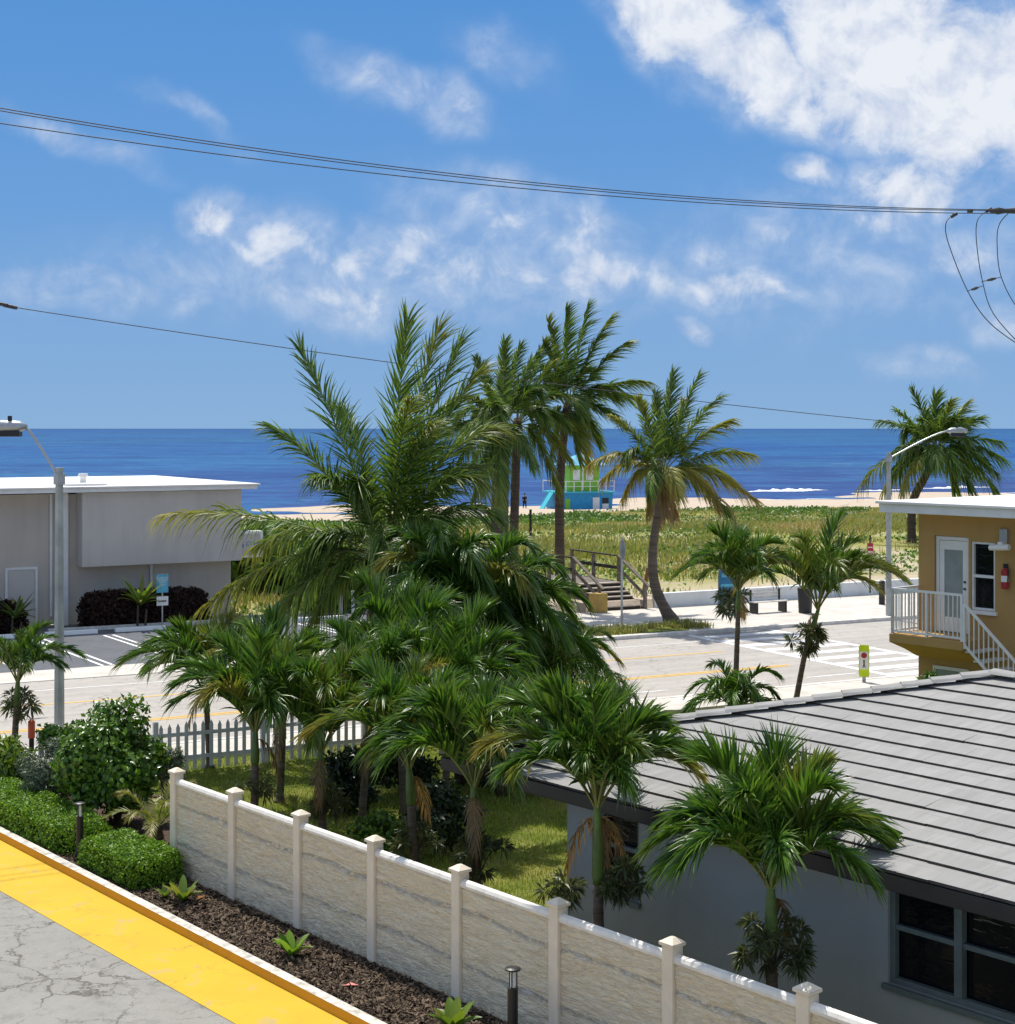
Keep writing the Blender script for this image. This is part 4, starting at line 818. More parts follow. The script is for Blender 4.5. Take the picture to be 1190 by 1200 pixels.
def hedge(name, label, frame, x0, x1, y0, y1, z0, z1, n, size, mat, core, seed, rnd=.12, cat='hedge'):
    rg = np.random.default_rng(seed); h = thing(name, label, cat, frame.o, frame.ang)
    lx, ly, lz = x1-x0, y1-y0, z1-z0
    ar = np.array([lx*ly*1.0, lx*lz, lx*lz*.6, ly*lz, ly*lz]); f = rg.choice(5, n, p=ar/ar.sum()); a = rg.uniform(0, 1, n); c = rg.uniform(0, 1, n)
    P = np.zeros((n, 3)); N = np.zeros((n, 3))
    for k in range(5):
        m = f == k
        if k == 0: P[m] = np.stack([x0+lx*a[m], y0+ly*c[m], np.full(m.sum(), z1)], 1); N[m] = (0, 0, 1)
        elif k in (1, 2): P[m] = np.stack([x0+lx*a[m], np.full(m.sum(), y0 if k == 1 else y1), z0+lz*c[m]], 1); N[m] = (0, -1 if k == 1 else 1, 0)
        else: P[m] = np.stack([np.full(m.sum(), x0 if k == 3 else x1), y0+ly*a[m], z0+lz*c[m]], 1); N[m] = (-1 if k == 3 else 1, 0, 0)
    ctr = np.array([(x0+x1)/2, (y0+y1)/2, z0]); half = np.array([lx/2, ly/2, lz])
    rel = (P-ctr)/half; pw = np.sum(np.abs(rel)**7, 1)**(1/7); P = ctr+rel/pw[:, None]**1.0*half*(.985)
    lump = .045*gnoise(P[:, 0]*1.0, P[:, 1]+P[:, 2], 4.2)+.03*gnoise(P[:, 0]+3, P[:, 2]*1.3-P[:, 1], 11); dep = rg.uniform(-.09, .015, n)+lump
    P = P+N*dep[:, None]; N = unit(N+rg.normal(0, .55, (n, 3)))
    V, Q, c_ = leaf_cards(P, N, size, .6, rg); np_mesh('foliage', V, [Q], M[mat], h, c_)
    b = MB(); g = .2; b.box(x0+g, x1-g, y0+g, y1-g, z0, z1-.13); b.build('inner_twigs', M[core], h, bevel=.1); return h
hedge('clipped_hedge', 'long clipped bright green hedge along the yellow kerb at the left edge', UV, -8.6, -1.95, -1.12, -.05, .08, .60, 24000, .055, 'hedge', 'hedge_core', 71)
hedge('clipped_hedge', 'short clipped green hedge between the black bollard and the end of the white fence', UV, -1.55, .62, -1.10, -.12, .08, .58, 13000, .055, 'hedge', 'hedge_core', 72)
hedge('dark_hedge', 'dark red brown hedge under the blank panel of the beige building', RD, -15.1, -10.3, 11.5, 12.5, 0, 1.32, 6000, .16, 'redhedge', 'dark', 73)
hedge('dark_hedge', 'dark hedge in front of the beige wall at the left edge', RD, -23.0, -17.1, 11.3, 12.3, 0, 1.15, 6000, .16, 'redhedge', 'dark', 74)
def rosette(px, D, z, n, l, w, label, seed, mat='lime', name='strap_leaf_plant', stem=0.0, cat='plant', up=.5, age=0.0, group=None):
    rg = random.Random(seed); X = (px-CX)*D/F; s = thing(name, label, cat, (X, D, z), 0, group)
    if stem:
        b = MB(); b.tube([(-.12, 0, 0), (-.1, 0, stem)], [.05, .035], 7); b.tube([(.16, .05, 0), (.2, .05, stem*.8)], [.05, .035], 7); b.build('stem', M['bark'], s)
    for i in range(n):
        az = i*2.39996+rg.uniform(-.2, .2); e = up+(1-up)*i/n*1.0; h = Vector((math.cos(az), math.sin(az), 0)); sd = Vector((-h.y, h.x, 0)); ll_ = l*rg.uniform(.75, 1.1)
        pts = []; k = 6
        for j in range(k+1):
            x = j/k; c = h*(ll_*x*(1-.35*e))+Vector((0, 0, stem+ll_*(x*(.35+.75*e)-x*x*(.55-.45*e)))); wd = w*.5*math.sin(math.pi*(.12+.86*x))**.8
            pts += [c-sd*wd+Vector((0, 0, wd*.35)), c, c+sd*wd+Vector((0, 0, wd*.35))]
        V = np.array(pts); idx = np.arange((k+1)*3).reshape(k+1, 3)
        Q = np.concatenate([np.stack([idx[:-1, m], idx[:-1, m+1], idx[1:, m+1], idx[1:, m]], -1) for m in (0, 1)])
        c = np.stack([np.repeat(np.linspace(0, 1, k+1), 3), np.full(len(V), rg.random()), np.full(len(V), age if rg.random() < .8 else min(1, age+.35))], -1)
        np_mesh('leaf', V, [Q], M[mat], s, c, smooth=True)
    return s
rosette(214, 25.0, .10, 10, .42, .13, 'small broad leaved plant in the mulch by the short hedge', 81, group='small plants in the mulch bed')
rosette(342, 22.4, .10, 10, .40, .13, 'small dark leaved plant in the mulch at the third fence post', 82, 'hedge', group='small plants in the mulch bed')
rosette(530, 19.6, .10, 13, .42, .15, 'lush yellow green plant in the mulch left of the near bollard', 83, group='small plants in the mulch bed')
rosette(193, 25.2, .10, 9, .26, .06, 'low yellow sprout in the mulch beside the short hedge', 84)
rosette(640, 21.2, .10, 9, .55, .2, 'broad light green leaf plant behind the fence left of the bungalow corner', 85, up=.6)
rosette(165, 60.0, .1, 22, 1.25, .16, 'spiky yellow green dracaena in front of the dark red hedge', 86, stem=.75, up=.25, name='dracaena', cat='plant')
rosette(18, 57.8, .1, 22, 1.1, .15, 'spiky dark dracaena beside the beige door at the left edge', 87, 'date', stem=.5, up=.2, name='dracaena', cat='plant')
rosette(62, 29.5, .1, 12, .5, .1, 'yellow green strap leaved plant between grey shrub and hedge', 88)
def fern(px, D, label, seed, L=1.1, n=14, mat='lime'):
    rg = random.Random(seed); base = Vector(((px-CX)*D/F, D, .1)); p = thing('fern_palm', label, 'plant', base)
    top = base+Vector((0, 0, .25)); b = MB(); b.tube([(0, 0, 0), (0, 0, .3)], [.12, .09], 10); b.build('trunk', M['trunk_dk'], p)
    for i in range(n):
        e = i/(n-1); az = i*2.4; h = Vector((math.cos(az), math.sin(az), 0)); l = L*rg.uniform(.85, 1.1)
        frond(p, top, top+h*l*.45+Vector((0, 0, l*(.35+.4*e))), top+h*l*(.95-.4*e)+Vector((0, 0, l*(-.1+.8*e))), 40, .26, .022, 12, 8, .2, .15+.2*rg.random(), seed*10+i, rach=.012, mat=mat, tipage=.3)
fern(184, 28.6, 'feathery yellow green fern palm behind the first white fence post', 91)

# ------------------------------------------------------------------ grass, dunes
def blades(name, P, hgt, wid, rg, mat, lean=.4, age=None):
    n = len(P); az = rg.uniform(0, 6.283, n); h = np.stack([np.cos(az), np.sin(az), np.zeros(n)], 1); s = np.stack([-h[:, 1], h[:, 0], np.zeros(n)], 1)
    H_ = (hgt*rg.uniform(.5, 1.2, n))[:, None]; w = (wid*rg.uniform(.7, 1.3, n))[:, None]; ln = rg.uniform(.1, 1, (n, 1))*lean
    up = np.array([0, 0, 1.0]); m = P+up*H_*.55+h*H_*ln*.35; t = P+up*H_*(1-.2*ln)+h*H_*ln
    V = np.stack([P-s*w, P+s*w, m+s*w*.7, m-s*w*.7, t], 1); idx = np.arange(n*5).reshape(n, 5)
    c = np.stack([np.tile([[0, 0, .5, .5, 1]], (n, 1)), np.repeat(rg.uniform(0, 1, (n, 1)), 5, 1), np.repeat((np.zeros(n) if age is None else age)[:, None], 5, 1)], -1)
    o = np_mesh(name, V.reshape(-1, 3), [idx[:, [0, 1, 2, 3]], idx[:, [3, 2, 4]]], mat, None, c.reshape(-1, 3)); return props(o, kind='stuff')
rg = np.random.default_rng(5)
n = 150000; x = rg.uniform(-11, 6, n); y = rg.uniform(21, 40, n)
rel = np.stack([x-UV.o.x, y-UV.o.y], 1); u = rel@np.array([UV.x.x, UV.x.y]); v = rel@np.array([UV.y.x, UV.y.y]); q = (x-RD.o.x)*RD.y.x+(y-RD.o.y)*RD.y.y
ok = (v > .4) & (q < -13.3) & ~((u > 7.2) & (v > 2.1)) & ~((u < .3) & (v < 2.45)); P = np.stack([x, y, np.full(n, .02)], 1)[ok]
blades('lawn_grass', P, .085, .006, rg, M['grass'], .8, age=np.clip(.10+.35*gnoise(P[:, 0], P[:, 1], 1.1), 0, .7))
n = 22000; u = rg.uniform(-3, 12, n); v = rg.uniform(-1.2, -.1, n)
P = np.stack([UV.o.x+u*UV.x.x+v*UV.y.x, UV.o.y+u*UV.x.y+v*UV.y.y, .094+.02*rg.uniform(0, 1, n)], 1)
az = rg.uniform(0, 6.283, n); dd = np.stack([np.cos(az), np.sin(az), rg.normal(0, .35, n)], 1)*(rg.uniform(.02, .06, n))[:, None]; ss = np.stack([-np.sin(az), np.cos(az), rg.normal(0, .4, n)], 1)*(rg.uniform(.006, .014, n))[:, None]
V = np.stack([P-dd-ss, P+dd-ss, P+dd+ss, P-dd+ss], 1).reshape(-1, 3)
props(np_mesh('mulch_chips', V, [np.arange(n*4).reshape(n, 4)], M['chip'], None, np.repeat(np.stack([np.full(n, .3), rg.uniform(0, 1, n)**2, np.zeros(n)], 1), 4, 0)), kind='stuff')
# dune grass tufts
n = 150000; a = rg.uniform(-12, 75, n); q = 8+52*rg.uniform(0, 1, n)**.8
dens = 1.3*gnoise(a, q*1.5, .17)+.7*gnoise(a+9, q*1.3, .6)+.30*sst(q, 15, 30)-.75*(1-sst(q, 9, 19))
sandy = (sst(a, 20, 30)*(1-sst(q, 24, 34)))*.8; ok = dens-sandy > rg.uniform(-.75, .45, n); a, q = a[ok], q[ok]
zz = ground_z(a, q); P = np.stack([RD.o.x+a*RD.x.x+q*RD.y.x, RD.o.y+a*RD.x.y+q*RD.y.y, zz-.02], 1)
blades('dune_grass', P, .62*(.75+.5*gnoise(a*1.2, q, .4))*(1-.6*sst(q, 38, 52)), .032, rg, M['dune'], .7, age=np.clip(.17+.42*gnoise(a+20, q*1.6, .26)+rg.normal(0, .13, len(a)), 0, .75))
# creeping bright green shrubs along the dune crest and patches in front
n = 95000; a = rg.uniform(-12, 80, n); q = np.where(rg.uniform(0, 1, n) < .55, rg.normal(55, 2.2, n), rg.uniform(9, 56, n))
k = (gnoise(a, q*1.4, .30) > .02) | ((a < 34) & (q > 50)); k &= gnoise(a*1.0+40, q, .12) > -.45; a, q = a[k], q[k]; m = len(a)
zz = ground_z(a, q)+rg.uniform(.02, .75, m)*np.where(q > 48, .5, .6)*(.55+.45*gnoise(a, q*2, .8)); P = np.stack([RD.o.x+a*RD.x.x+q*RD.y.x, RD.o.y+a*RD.x.y+q*RD.y.y, zz], 1)
V, Q, c = leaf_cards(P, unit(np.array([0, -.5, .8])+rg.normal(0, .6, (m, 3))), .21, .75, rg); props(np_mesh('dune_groundcover', V, [Q], M['sea_grape'], None, c), kind='stuff')
# weeds on the planting strip
n = 1500; a = rg.uniform(.2, 5.2, n); q = rg.uniform(.4, 1.9, n); k = gnoise(a, q, 1.1) > -.15; P = np.stack([RD.o.x+a*RD.x.x+q*RD.y.x, RD.o.y+a*RD.x.y+q*RD.y.y, np.full(n, .13)], 1)[k]
blades('verge_grass', P, .28, .02, rg, M['dune'], .9, age=np.clip(rg.normal(.15, .2, len(P)), 0, .8))
b = MB(); b.add([(.1, .4, .13), (4.0, .3, .13), (5.6, 2.9, .13), (.6, 1.8, .13)], [(0, 1, 2, 3)]); struct('planting_strip', b, M['lawn'], RD)

# ------------------------------------------------------------------ picket fence
pf = thing('picket_fence', 'weathered white picket fence along the near pavement behind the palms', 'fence', RD(0, -14.2, 0), RD.ang)
a = -22.0; rr = random.Random(4)
while a < -9.5:
    b = MB(); b.box(a-.05, a+.05, -.03, .07, 0, 1.12); b.build('post', M['trim'], pf)
    b = MB(); b.box(a+.051, a+2.349, .0, .04, .28, .36); b.box(a+.051, a+2.349, .0, .04, .78, .86)
    x = a+.11
    while x < a+2.32:
        h_ = 1.08+rr.uniform(-.02, .02); b.prism([(x-.04, -.022, .05), (x+.04, -.022, .05), (x+.04, -.022, h_-.09), (x, -.022, h_), (x-.04, -.022, h_-.09)], (0, .02, 0)); x += .185
    b.build('picket_panel', M['trim'], pf); a += 2.4
# ------------------------------------------------------------------ lamps, bollards, signs
def street_lamp(px, D, ytop, head_px, label, flip):
    X = (px-CX)*D/F; p = thing('street_lamp', label, 'street lamp', (X, D, 0)); zt = H-(ytop-HY)*D/F
    b = MB(); b.tube([(0, 0, 0), (0, 0, zt)], [.12, .085], 8); b.build('pole', M['pole'], p, bevel=.0)
    hp = A(head_px[0], head_px[1], D)-Vector((X, D, 0)); z0 = zt-.25
    s = Vector((0, 0, z0)); m = s.lerp(hp, .80)+Vector((0, 0, .20))
    b = MB(); pts = [(1-t)**2*s+2*t*(1-t)*m+t*t*hp for t in [i/10 for i in range(11)]]; b.tube(pts, .03, 8); b.tube([(0, 0, z0-.12), (0, 0, z0+.12)], .13, 8); b.build('arm', M['steel'], p, smooth=False)
    d = Vector((hp.x, 0, 0)).normalized(); b = MB()
    q = hp+d*.05; b.tube([q-d*.12, q+d*.05, q+d*.45, q+d*.68], [.05, .13, .15, .06], 12); hd = b.build('lamp_head', M['steel'], p, smooth=True)
    b = MB(); b.tube([q+d*.26+Vector((0, 0, .14)), q+d*.26+Vector((0, 0, .24))], .05, 8); b.build('photocell', M['black'], hd)
    b = MB(); b.box(min(q.x+d.x*.02, q.x+d.x*.6), max(q.x+d.x*.02, q.x+d.x*.6), q.y-.14, q.y+.14, q.z-.22, q.z-.09); b.build('lens', M['black'], hd, bevel=.02)
street_lamp(69.5, 35.8, 548, (28, 500), 'grey street lamp at the left with its arm reaching out of the picture', -1)
street_lamp(1042, 63.0, 530, (1112, 505), 'grey street lamp behind the flat roof corner of the tan building', 1)
def bollard(P, label, hgt=.98):
    p = thing('path_bollard', label, 'bollard light', P, 0, 'black bollard lights in the beds')
    b = MB(); b.tube([(0, 0, 0), (0, 0, hgt-.24)], .062, 16); b.box(-.1, .1, -.1, .1, 0, .015); b.build('body', M['black'], p)
    b = MB(); b.tube([(0, 0, hgt-.03), (0, 0, hgt-.012), (0, 0, hgt)], [.095, .095, .06], 18); b.build('cap', M['black'], p)
    b = MB()
    for k in range(3): an = 2*math.pi*k/3+.3; b.tube([(math.cos(an)*.05, math.sin(an)*.05, hgt-.24), (math.cos(an)*.05, math.sin(an)*.05, hgt-.03)], .008, 6)
    b.build('stays', M['black'], p); b = MB(); b.tube([(0, 0, hgt-.235), (0, 0, hgt-.05)], .03, 12); b.build('lamp', M['stopw'], p)
bollard(UV(9.44, -.6, .10), 'black bollard light with a flat round cap in the mulch at the bottom')
bollard(UV(-1.75, -.9, .08), 'black bollard light in the gap between the two clipped hedges')
for i, (px, D, s, lab) in enumerate([(38, 30.2, .22, 'pale rock beside the hedge under the grey shrub'), (150, 28.3, .3, 'flat pale rock in front of the fern palm'), (3, 31.0, .3, 'pale boulder at the left edge behind the hedge'), (92, 29.0, .16, 'small pale rock by the black bollard between the hedges')]):
    bm = np.array([]); rg2 = np.random.default_rng(100+i)
    import bmesh
    bb = bmesh.new(); bmesh.ops.create_icosphere(bb, subdivisions=3, radius=s)
    for vtx in bb.verts: vtx.co *= 1+.22*float(gnoise(np.array(vtx.co.x*7/s*.3+i), np.array(vtx.co.y*7/s*.3+vtx.co.z*3/s), 1.0)); vtx.co.z *= .6; vtx.co.x *= 1.3
    me = bpy.data.meshes.new('rock'); bb.to_mesh(me); me.materials.append(M['stone']); o = bpy.data.objects.new('rock', me); COL.objects.link(o); o.location = ((px-CX)*D/F, D, .12); props(o, lab, 'rock', 'pale rocks in the garden bed')
rp = thing('marker_post', 'short post with an orange red top beside the picket fence at the left', 'post', G(37, 912)+Vector((0, 0, 0)))
b = MB(); b.tube([(0, 0, 0), (0, 0, .85)], .055, 10); b.build('shaft', M['wood_dk'], rp); b = MB(); b.tube([(0, 0, .852), (0, 0, 1.2), (0, 0, 1.24)], [.075, .075, .03], 12); b.build('top_sleeve', plain('orange_red', (.75, .13, .05)), rp)
# in-street pedestrian sign
g = G(1013, 803.5); sp_ = thing('crossing_sign', 'narrow yellow green crossing sign with a red symbol standing at the crosswalk', 'road sign', (g.x, g.y, .0), R(-12))
b = MB(); b.tube([(0, 0, .0), (0, 0, .05)], [.2, .14], 14); b.beam((0, 0, .05), (0, 0, .25), .1, .03, (0, 1, 0)); b.build('base', M['steel'], sp_)
b = MB(); b.prism([(-.13, -.012, .25), (.13, -.012, .25), (.15, -.012, .34), (.15, -.012, 1.12), (.11, -.012, 1.17), (-.11, -.012, 1.17), (-.15, -.012, 1.12), (-.15, -.012, .34)], (0, .02, 0)); pl = b.build('panel', M['fluo'], sp_)
b = MB(); b.box(-.125, .125, -.02, -.0125, .47, .98); b.build('white_field', M['white'], pl)
b = MB(); b.prism([(.085*math.cos(k*math.pi/4+.39), -.026, .87+.085*math.sin(k*math.pi/4+.39)) for k in range(8)], (0, .005, 0)); b.build('red_symbol', M['red'], pl)
b = MB(); b.tube([(0, -.024, .70), (0, -.024, .735)], .022, 8); b.beam((0, -.024, .69), (0, -.024, .60), .035, .01, (0, 1, 0)); b.beam((0, -.024, .61), (-.035, -.024, .52), .018, .01, (0, 1, 0)); b.beam((0, -.024, .61), (.035, -.024, .52), .018, .01, (0, 1, 0)); b.build('walking_figure', M['black'], pl)
# stop sign seen from behind
g = G(729, 736); st = thing('road_sign', 'grey back of a road sign on a steel post by the boardwalk stairs', 'road sign', (g.x, g.y, .12), R(15))
b = MB(); b.beam((0, 0, 0), (0, 0, 3.25), .07, .05, (0, 1, 0)); b.build('post', M['steel'], st)
b = MB(); b.prism([(.03, .38*math.cos(k*math.pi/4+.39), 2.78+.38*math.sin(k*math.pi/4+.39)) for k in range(8)], (.006, 0, 0)); b.mi = 1; b.prism([(.0375, .37*math.cos(k*math.pi/4+.39), 2.78+.37*math.sin(k*math.pi/4+.39)) for k in range(8)], (.003, 0, 0)); b.build('sign_plate', [M['steel'], M['red']], st)
g = G(853, 722); bs = thing('notice_board', 'blue notice board on two posts beside the low white wall', 'notice board', (g.x, g.y, .12), R(20))
b = MB(); b.box(-.40, -.33, -.03, .03, 0, 1.5); b.box(.33, .40, -.03, .03, 0, 1.5); b.build('posts', M['wood_dk'], bs)
b = MB(); b.box(-.42, .42, -.07, -.032, .35, 1.75); bd = b.build('board', M['sign_dk'], bs, bevel=.02)
b = MB(); b.box(-.3, .3, -.075, -.071, 1.42, 1.58); b.box(-.33, .22, -.075, -.071, 1.05, 1.15); b.box(-.3, .3, -.075, -.071, .75, .83); b.build('lettering', M['sign_blue'], bd)
g = A(1020, 690, 70); rs = thing('red_sign', 'small red sign on a thin dark post on the dune near the right lamp', 'sign', (g.x, 70, .3))
b = MB(); b.box(-.03, .03, -.03, .03, 0, 2.5); b.build('post', M['wood_dk'], rs); b = MB(); b.box(-.13, .13, -.05, -.031, 1.6, 2.15); pl = b.build('plate', M['red'], rs); b = MB(); b.box(-.1, .1, -.056, -.0505, 1.75, 1.79); b.box(-.1, .1, -.056, -.0505, 1.95, 1.99); b.build('white_bar', M['white'], pl)
b = MB(); b.tube([(0, 0, 0), (0, 0, .95), (0, 0, 1.0)], [.13, .13, .08], 12); g = G(1034, 712); props(b.build('dark_bollard', M['black'], loc=(g.x, g.y, .12)), 'stubby black bollard at the foot of the right street lamp', 'bollard')
# bench and bin on the far pavement
g = G(905, 722); bn = thing('bench', 'pale bench on the far pavement behind the palms', 'bench', (g.x, g.y, .125), RD.ang)
b = MB()
for k in range(4): b.box(-.85, .85, .0+k*.11, .09+k*.11, .42, .46)
b.build('seat', M['kerb'], bn)
b = MB()
for k in range(3): b.box(-.85, .85, .47, .50, .55+k*.13, .65+k*.13)
b.build('backrest', M['kerb'], bn)
for sx in (-.7, .7):
    b = MB(); b.box(sx-.04, sx+.04, .0, .44, 0, .419); b.box(sx-.04, sx+.04, .441, .469, 0, .9); b.build('leg', M['black'], bn)
g = G(944, 722); bi = thing('litter_bin', 'dark round litter bin on the far pavement beside a thin post', 'bin', (g.x, g.y, .125))
b = MB(); b.tube([(0, 0, 0), (0, 0, .9)], [.26, .3], 16); b.build('body', M['black'], bi); b = MB(); b.tube([(0, 0, .902), (0, 0, .98), (0, 0, 1.05)], [.31, .31, .16], 16); b.build('lid', M['wood_dk'], bi)
# low wall
lw = thing('low_wall', 'low white retaining wall along the dune side of the far pavement', 'wall', RD.o, RD.ang)
b = MB(); b.box(6.9, 70, 7.004, 7.24, -.1, .64); b.build('wall_body', M['lowwall'], lw); b = MB(); b.box(6.88, 70.02, 6.97, 7.27, .642, .70); b.build('coping', M['lowwall'], lw, bevel=.01)
# boardwalk stairs
sr = thing('boardwalk_stairs', 'weathered wooden beach stairs with dark handrails rising onto the dune', 'stairs', RD(5.3, 7.0, .12), RD.ang)
for k in range(6):
    b = MB(); b.box(-.95, .95, k*.32, k*.32+.34, .17+k*.155-.045, .17+k*.155); b.build('tread', M['tread'], sr)
    b = MB(); b.box(-.9, .9, k*.32+.02, k*.32+.04, k*.155, .17+k*.155-.046); b.build('riser', M['wood_dk'], sr)
b = MB()
for sx in (-1.0, 1.0): b.prism([(sx-.03, -.05, 0), (sx-.03, 2.0, .95), (sx-.03, 2.0, .70), (sx-.03, .4, -.1)], (.06, 0, 0))
b.build('stringers', M['wood_dk'], sr)
b = MB()
for k in range(26): b.box(-1.1, 1.1, 2.02+k*.15, 2.155+k*.15, .90, .94)
b.build('deck', M['wood'], sr)
for sx in (-1.08, 1.08):
    for y_, z_ in ((-.05, 0.0), (1.95, .95), (4.0, .95), (5.8, .95)):
        b = MB(); b.box(sx-.06, sx+.06, y_-.06, y_+.06, z_-.3, z_+1.0); b.build('rail_post', M['wood'], sr)
    b = MB(); b.beam((sx, -.35, .92), (sx, 2.0, 2.02), .14, .05); b.beam((sx, -.1, .52), (sx, 2.0, 1.5), .05, .13); b.build('handrail', M['wood'], sr)
    b = MB(); b.beam((sx, 2.0, 2.0), (sx, 5.9, 2.0), .14, .05); b.beam((sx, 2.0, 1.5), (sx, 5.9, 1.5), .05, .13); b.build('handrail', M['wood_dk'], sr)
g = RD(4.05, 6.75, .125); b = MB(); b.box(-.3, .3, -.25, .25, 0, .75); props(b.build('ochre_block', M['ochre'], loc=g, rot=RD.ang, bevel=.03), 'ochre painted block at the foot of the boardwalk stairs', 'block')
g = A(752, 702, 67.5); b = MB(); b.beam((0, 0, -.3), (.28, 0, 1.15), .14, .10, (0, 1, 0)); props(b.build('leaning_post', M['rust'], loc=(g.x, 67.5, .45)), 'rust brown leaning post right of the boardwalk stairs', 'post')
g = A(622, 625, 98); b = MB(); b.tube([(0, 0, -.2), (0, 0, 1.75)], .08, 8); props(b.build('dune_post', M['wood_dk'], loc=(g.x, 98, .75)), 'dark upright post standing in the dune grass', 'post')
g = A(561, 606, 150); b = MB(); b.box(-.55, .55, -.4, .4, 0, 1.1); b.box(-.6, .6, -.45, .45, 1.102, 1.2); props(b.build('beach_bin', M['kerb'], loc=(g.x, 150, -.75), bevel=.04), 'pale box bin on the sand left of the two palm trunks', 'bin')
# lifeguard tower
lg = thing('lifeguard_tower', 'blue and lime green lifeguard tower on the beach', 'lifeguard tower', A(678, 600.5, 160).to_2d().to_3d()+Vector((0, 0, -.95)), R(18))
b = MB(); b.prism([(-2.6, -2.0, 0), (2.75, -2.0, 0), (2.9, -2.0, 2.05), (-2.75, -2.0, 2.05)], (0, 4.0, 0)); b.build('base', M['blue'], lg)
b = MB(); b.box(-3.0, 3.05, -2.2, 2.2, 2.052, 2.18); b.build('deck', M['turq'], lg)
b = MB(); b.box(-1.35, 1.75, -1.2, 1.4, 2.182, 4.75); cb = b.build('cabin', M['lime_paint'], lg)
b = MB(); b.box(.35, 1.1, -1.24, -1.202, 3.3, 4.3); b.box(-1.0, -.3, -1.24, -1.202, 3.3, 4.3); b.box(-.05, .1, -1.23, -1.202, 2.3, 4.6); b.build('shutter', M['white'], cb)
b = MB(); b.add([(-2.1, -2.0, 4.752), (2.5, -2.0, 4.752), (2.5, 2.1, 4.752), (-2.1, 2.1, 4.752), (.2, .1, 5.9)], [(0, 1, 4), (1, 2, 4), (2, 3, 4), (3, 0, 4), (3, 2, 1, 0)]); b.build('roof', M['sign_blue'], lg)
b = MB()
for x in np.linspace(-2.9, 2.95, 8): b.beam((x, -2.1, 2.18), (x, -2.1, 3.2), .07, .07, (0, 1, 0))
b.beam((-2.95, -2.1, 3.2), (3.0, -2.1, 3.2), .08, .07); b.beam((-2.95, -2.1, 2.7), (3.0, -2.1, 2.7), .05, .05)
for x in (-2.95, 3.0): b.beam((x, -2.1, 3.2), (x, 2.1, 3.2), .07, .07); b.beam((x, 2.1, 2.18), (x, 2.1, 3.2), .07, .07, (0, 1, 0))
b.build('railing', M['trim'], lg)
b = MB(); b.beam((-3.0, -.6, 2.1), (-4.3, -.6, .05), 1.2, .1); b.beam((-3.0, -1.2, 2.9), (-4.3, -1.2, .9), .07, .07); b.build('ramp', M['turq'], lg)
b = MB(); b.box(.75, 1.45, -2.06, -2.02, .45, 1.6); b.build('notice', M['white'], lg)
b = MB(); b.box(1.75, 2.4, -2.06, -2.02, 1.0, 1.55); b.build('dark_notice', M['black'], lg)
b = MB(); b.box(1.75, 2.4, -2.06, -2.02, .45, .98); b.build('notice', M['white'], lg)
b = MB(); b.box(-2.1, -1.6, -2.06, -2.02, .5, 1.5); b.build('lime_notice', M['lime_paint'], lg)

# ------------------------------------------------------------------ person walking on the beach
def person(loc, rot, label):
    p = thing('person', label, 'person', loc, rot)
    J = {'pel': (0, 0, .90, .135), 'wst': (0, .01, 1.08, .108), 'chs': (0, .01, 1.30, .14), 'nk': (0, -.01, 1.47, .055), 'hd0': (0, -.03, 1.56, .08), 'hd1': (0, -.03, 1.66, .085), 'hd2': (0, -.02, 1.73, .05),
         'hl': (-.09, 0, .86, .09), 'kl': (-.10, -.16, .48, .058), 'al': (-.10, -.10, .09, .04), 'tl': (-.10, -.26, .035, .03), 'hr': (.09, 0, .86, .09), 'kr': (.10, .04, .47, .058), 'ar': (.10, .24, .10, .04), 'tr': (.10, .13, .035, .03),
         'sl': (-.18, .01, 1.38, .058), 'el': (-.24, .10, 1.12, .042), 'wl': (-.24, .0, .90, .03), 'fl': (-.235, -.04, .80, .026), 'sr': (.18, .01, 1.38, .058), 'er': (.24, -.08, 1.12, .042), 'wr': (.22, -.24, .95, .03), 'fr': (.21, -.30, .87, .026)}
    E = [('pel','wst'),('wst','chs'),('chs','nk'),('nk','hd0'),('hd0','hd1'),('hd1','hd2'),('pel','hl'),('hl','kl'),('kl','al'),('al','tl'),('pel','hr'),('hr','kr'),('kr','ar'),('ar','tr'),('chs','sl'),('sl','el'),('el','wl'),('wl','fl'),('chs','sr'),('sr','er'),('er','wr'),('wr','fr')]
    def skin(name, keys, edges, grow, mat):
        ks = list(keys); me = bpy.data.meshes.new(name); me.from_pydata([J[k][:3] for k in ks], [(ks.index(a), ks.index(c)) for a, c in edges], [])
        o = bpy.data.objects.new(name, me); COL.objects.link(o); o.parent = p; me.materials.append(mat)
        m = o.modifiers.new('skin', 'SKIN'); m.use_smooth_shade = True
        if not me.skin_vertices: bpy.context.view_layer.objects.active = o
        for k, sv in zip(ks, me.skin_vertices[0].data): sv.radius = (J[k][3]*grow, J[k][3]*grow)
        me.skin_vertices[0].data[0].use_root = True
        s = o.modifiers.new('sub', 'SUBSURF'); s.levels = 1; s.render_levels = 1; return o
    skin('body', J, E, 1.0, M['skin'])
    kk = ['pel','wst','chs','sl','el','sr','er']; skin('shirt', kk, [e for e in E if e[0] in kk and e[1] in kk], 1.13, M['cloth'])
    kk = ['pel','hl','kl','al','hr','kr','ar']; skin('trousers', kk, [e for e in E if e[0] in kk and e[1] in kk], 1.14, M['cloth'])
    bb = bmesh.new(); bmesh.ops.create_uvsphere(bb, u_segments=14, v_segments=10, radius=.105)
    for v_ in bb.verts: v_.co = Vector((v_.co.x*.92, v_.co.y+.015, v_.co.z*.9+1.69))
    me = bpy.data.meshes.new('hair'); bb.to_mesh(me); me.materials.append(M['hair']); o = bpy.data.objects.new('hair', me); COL.objects.link(o); o.parent = p
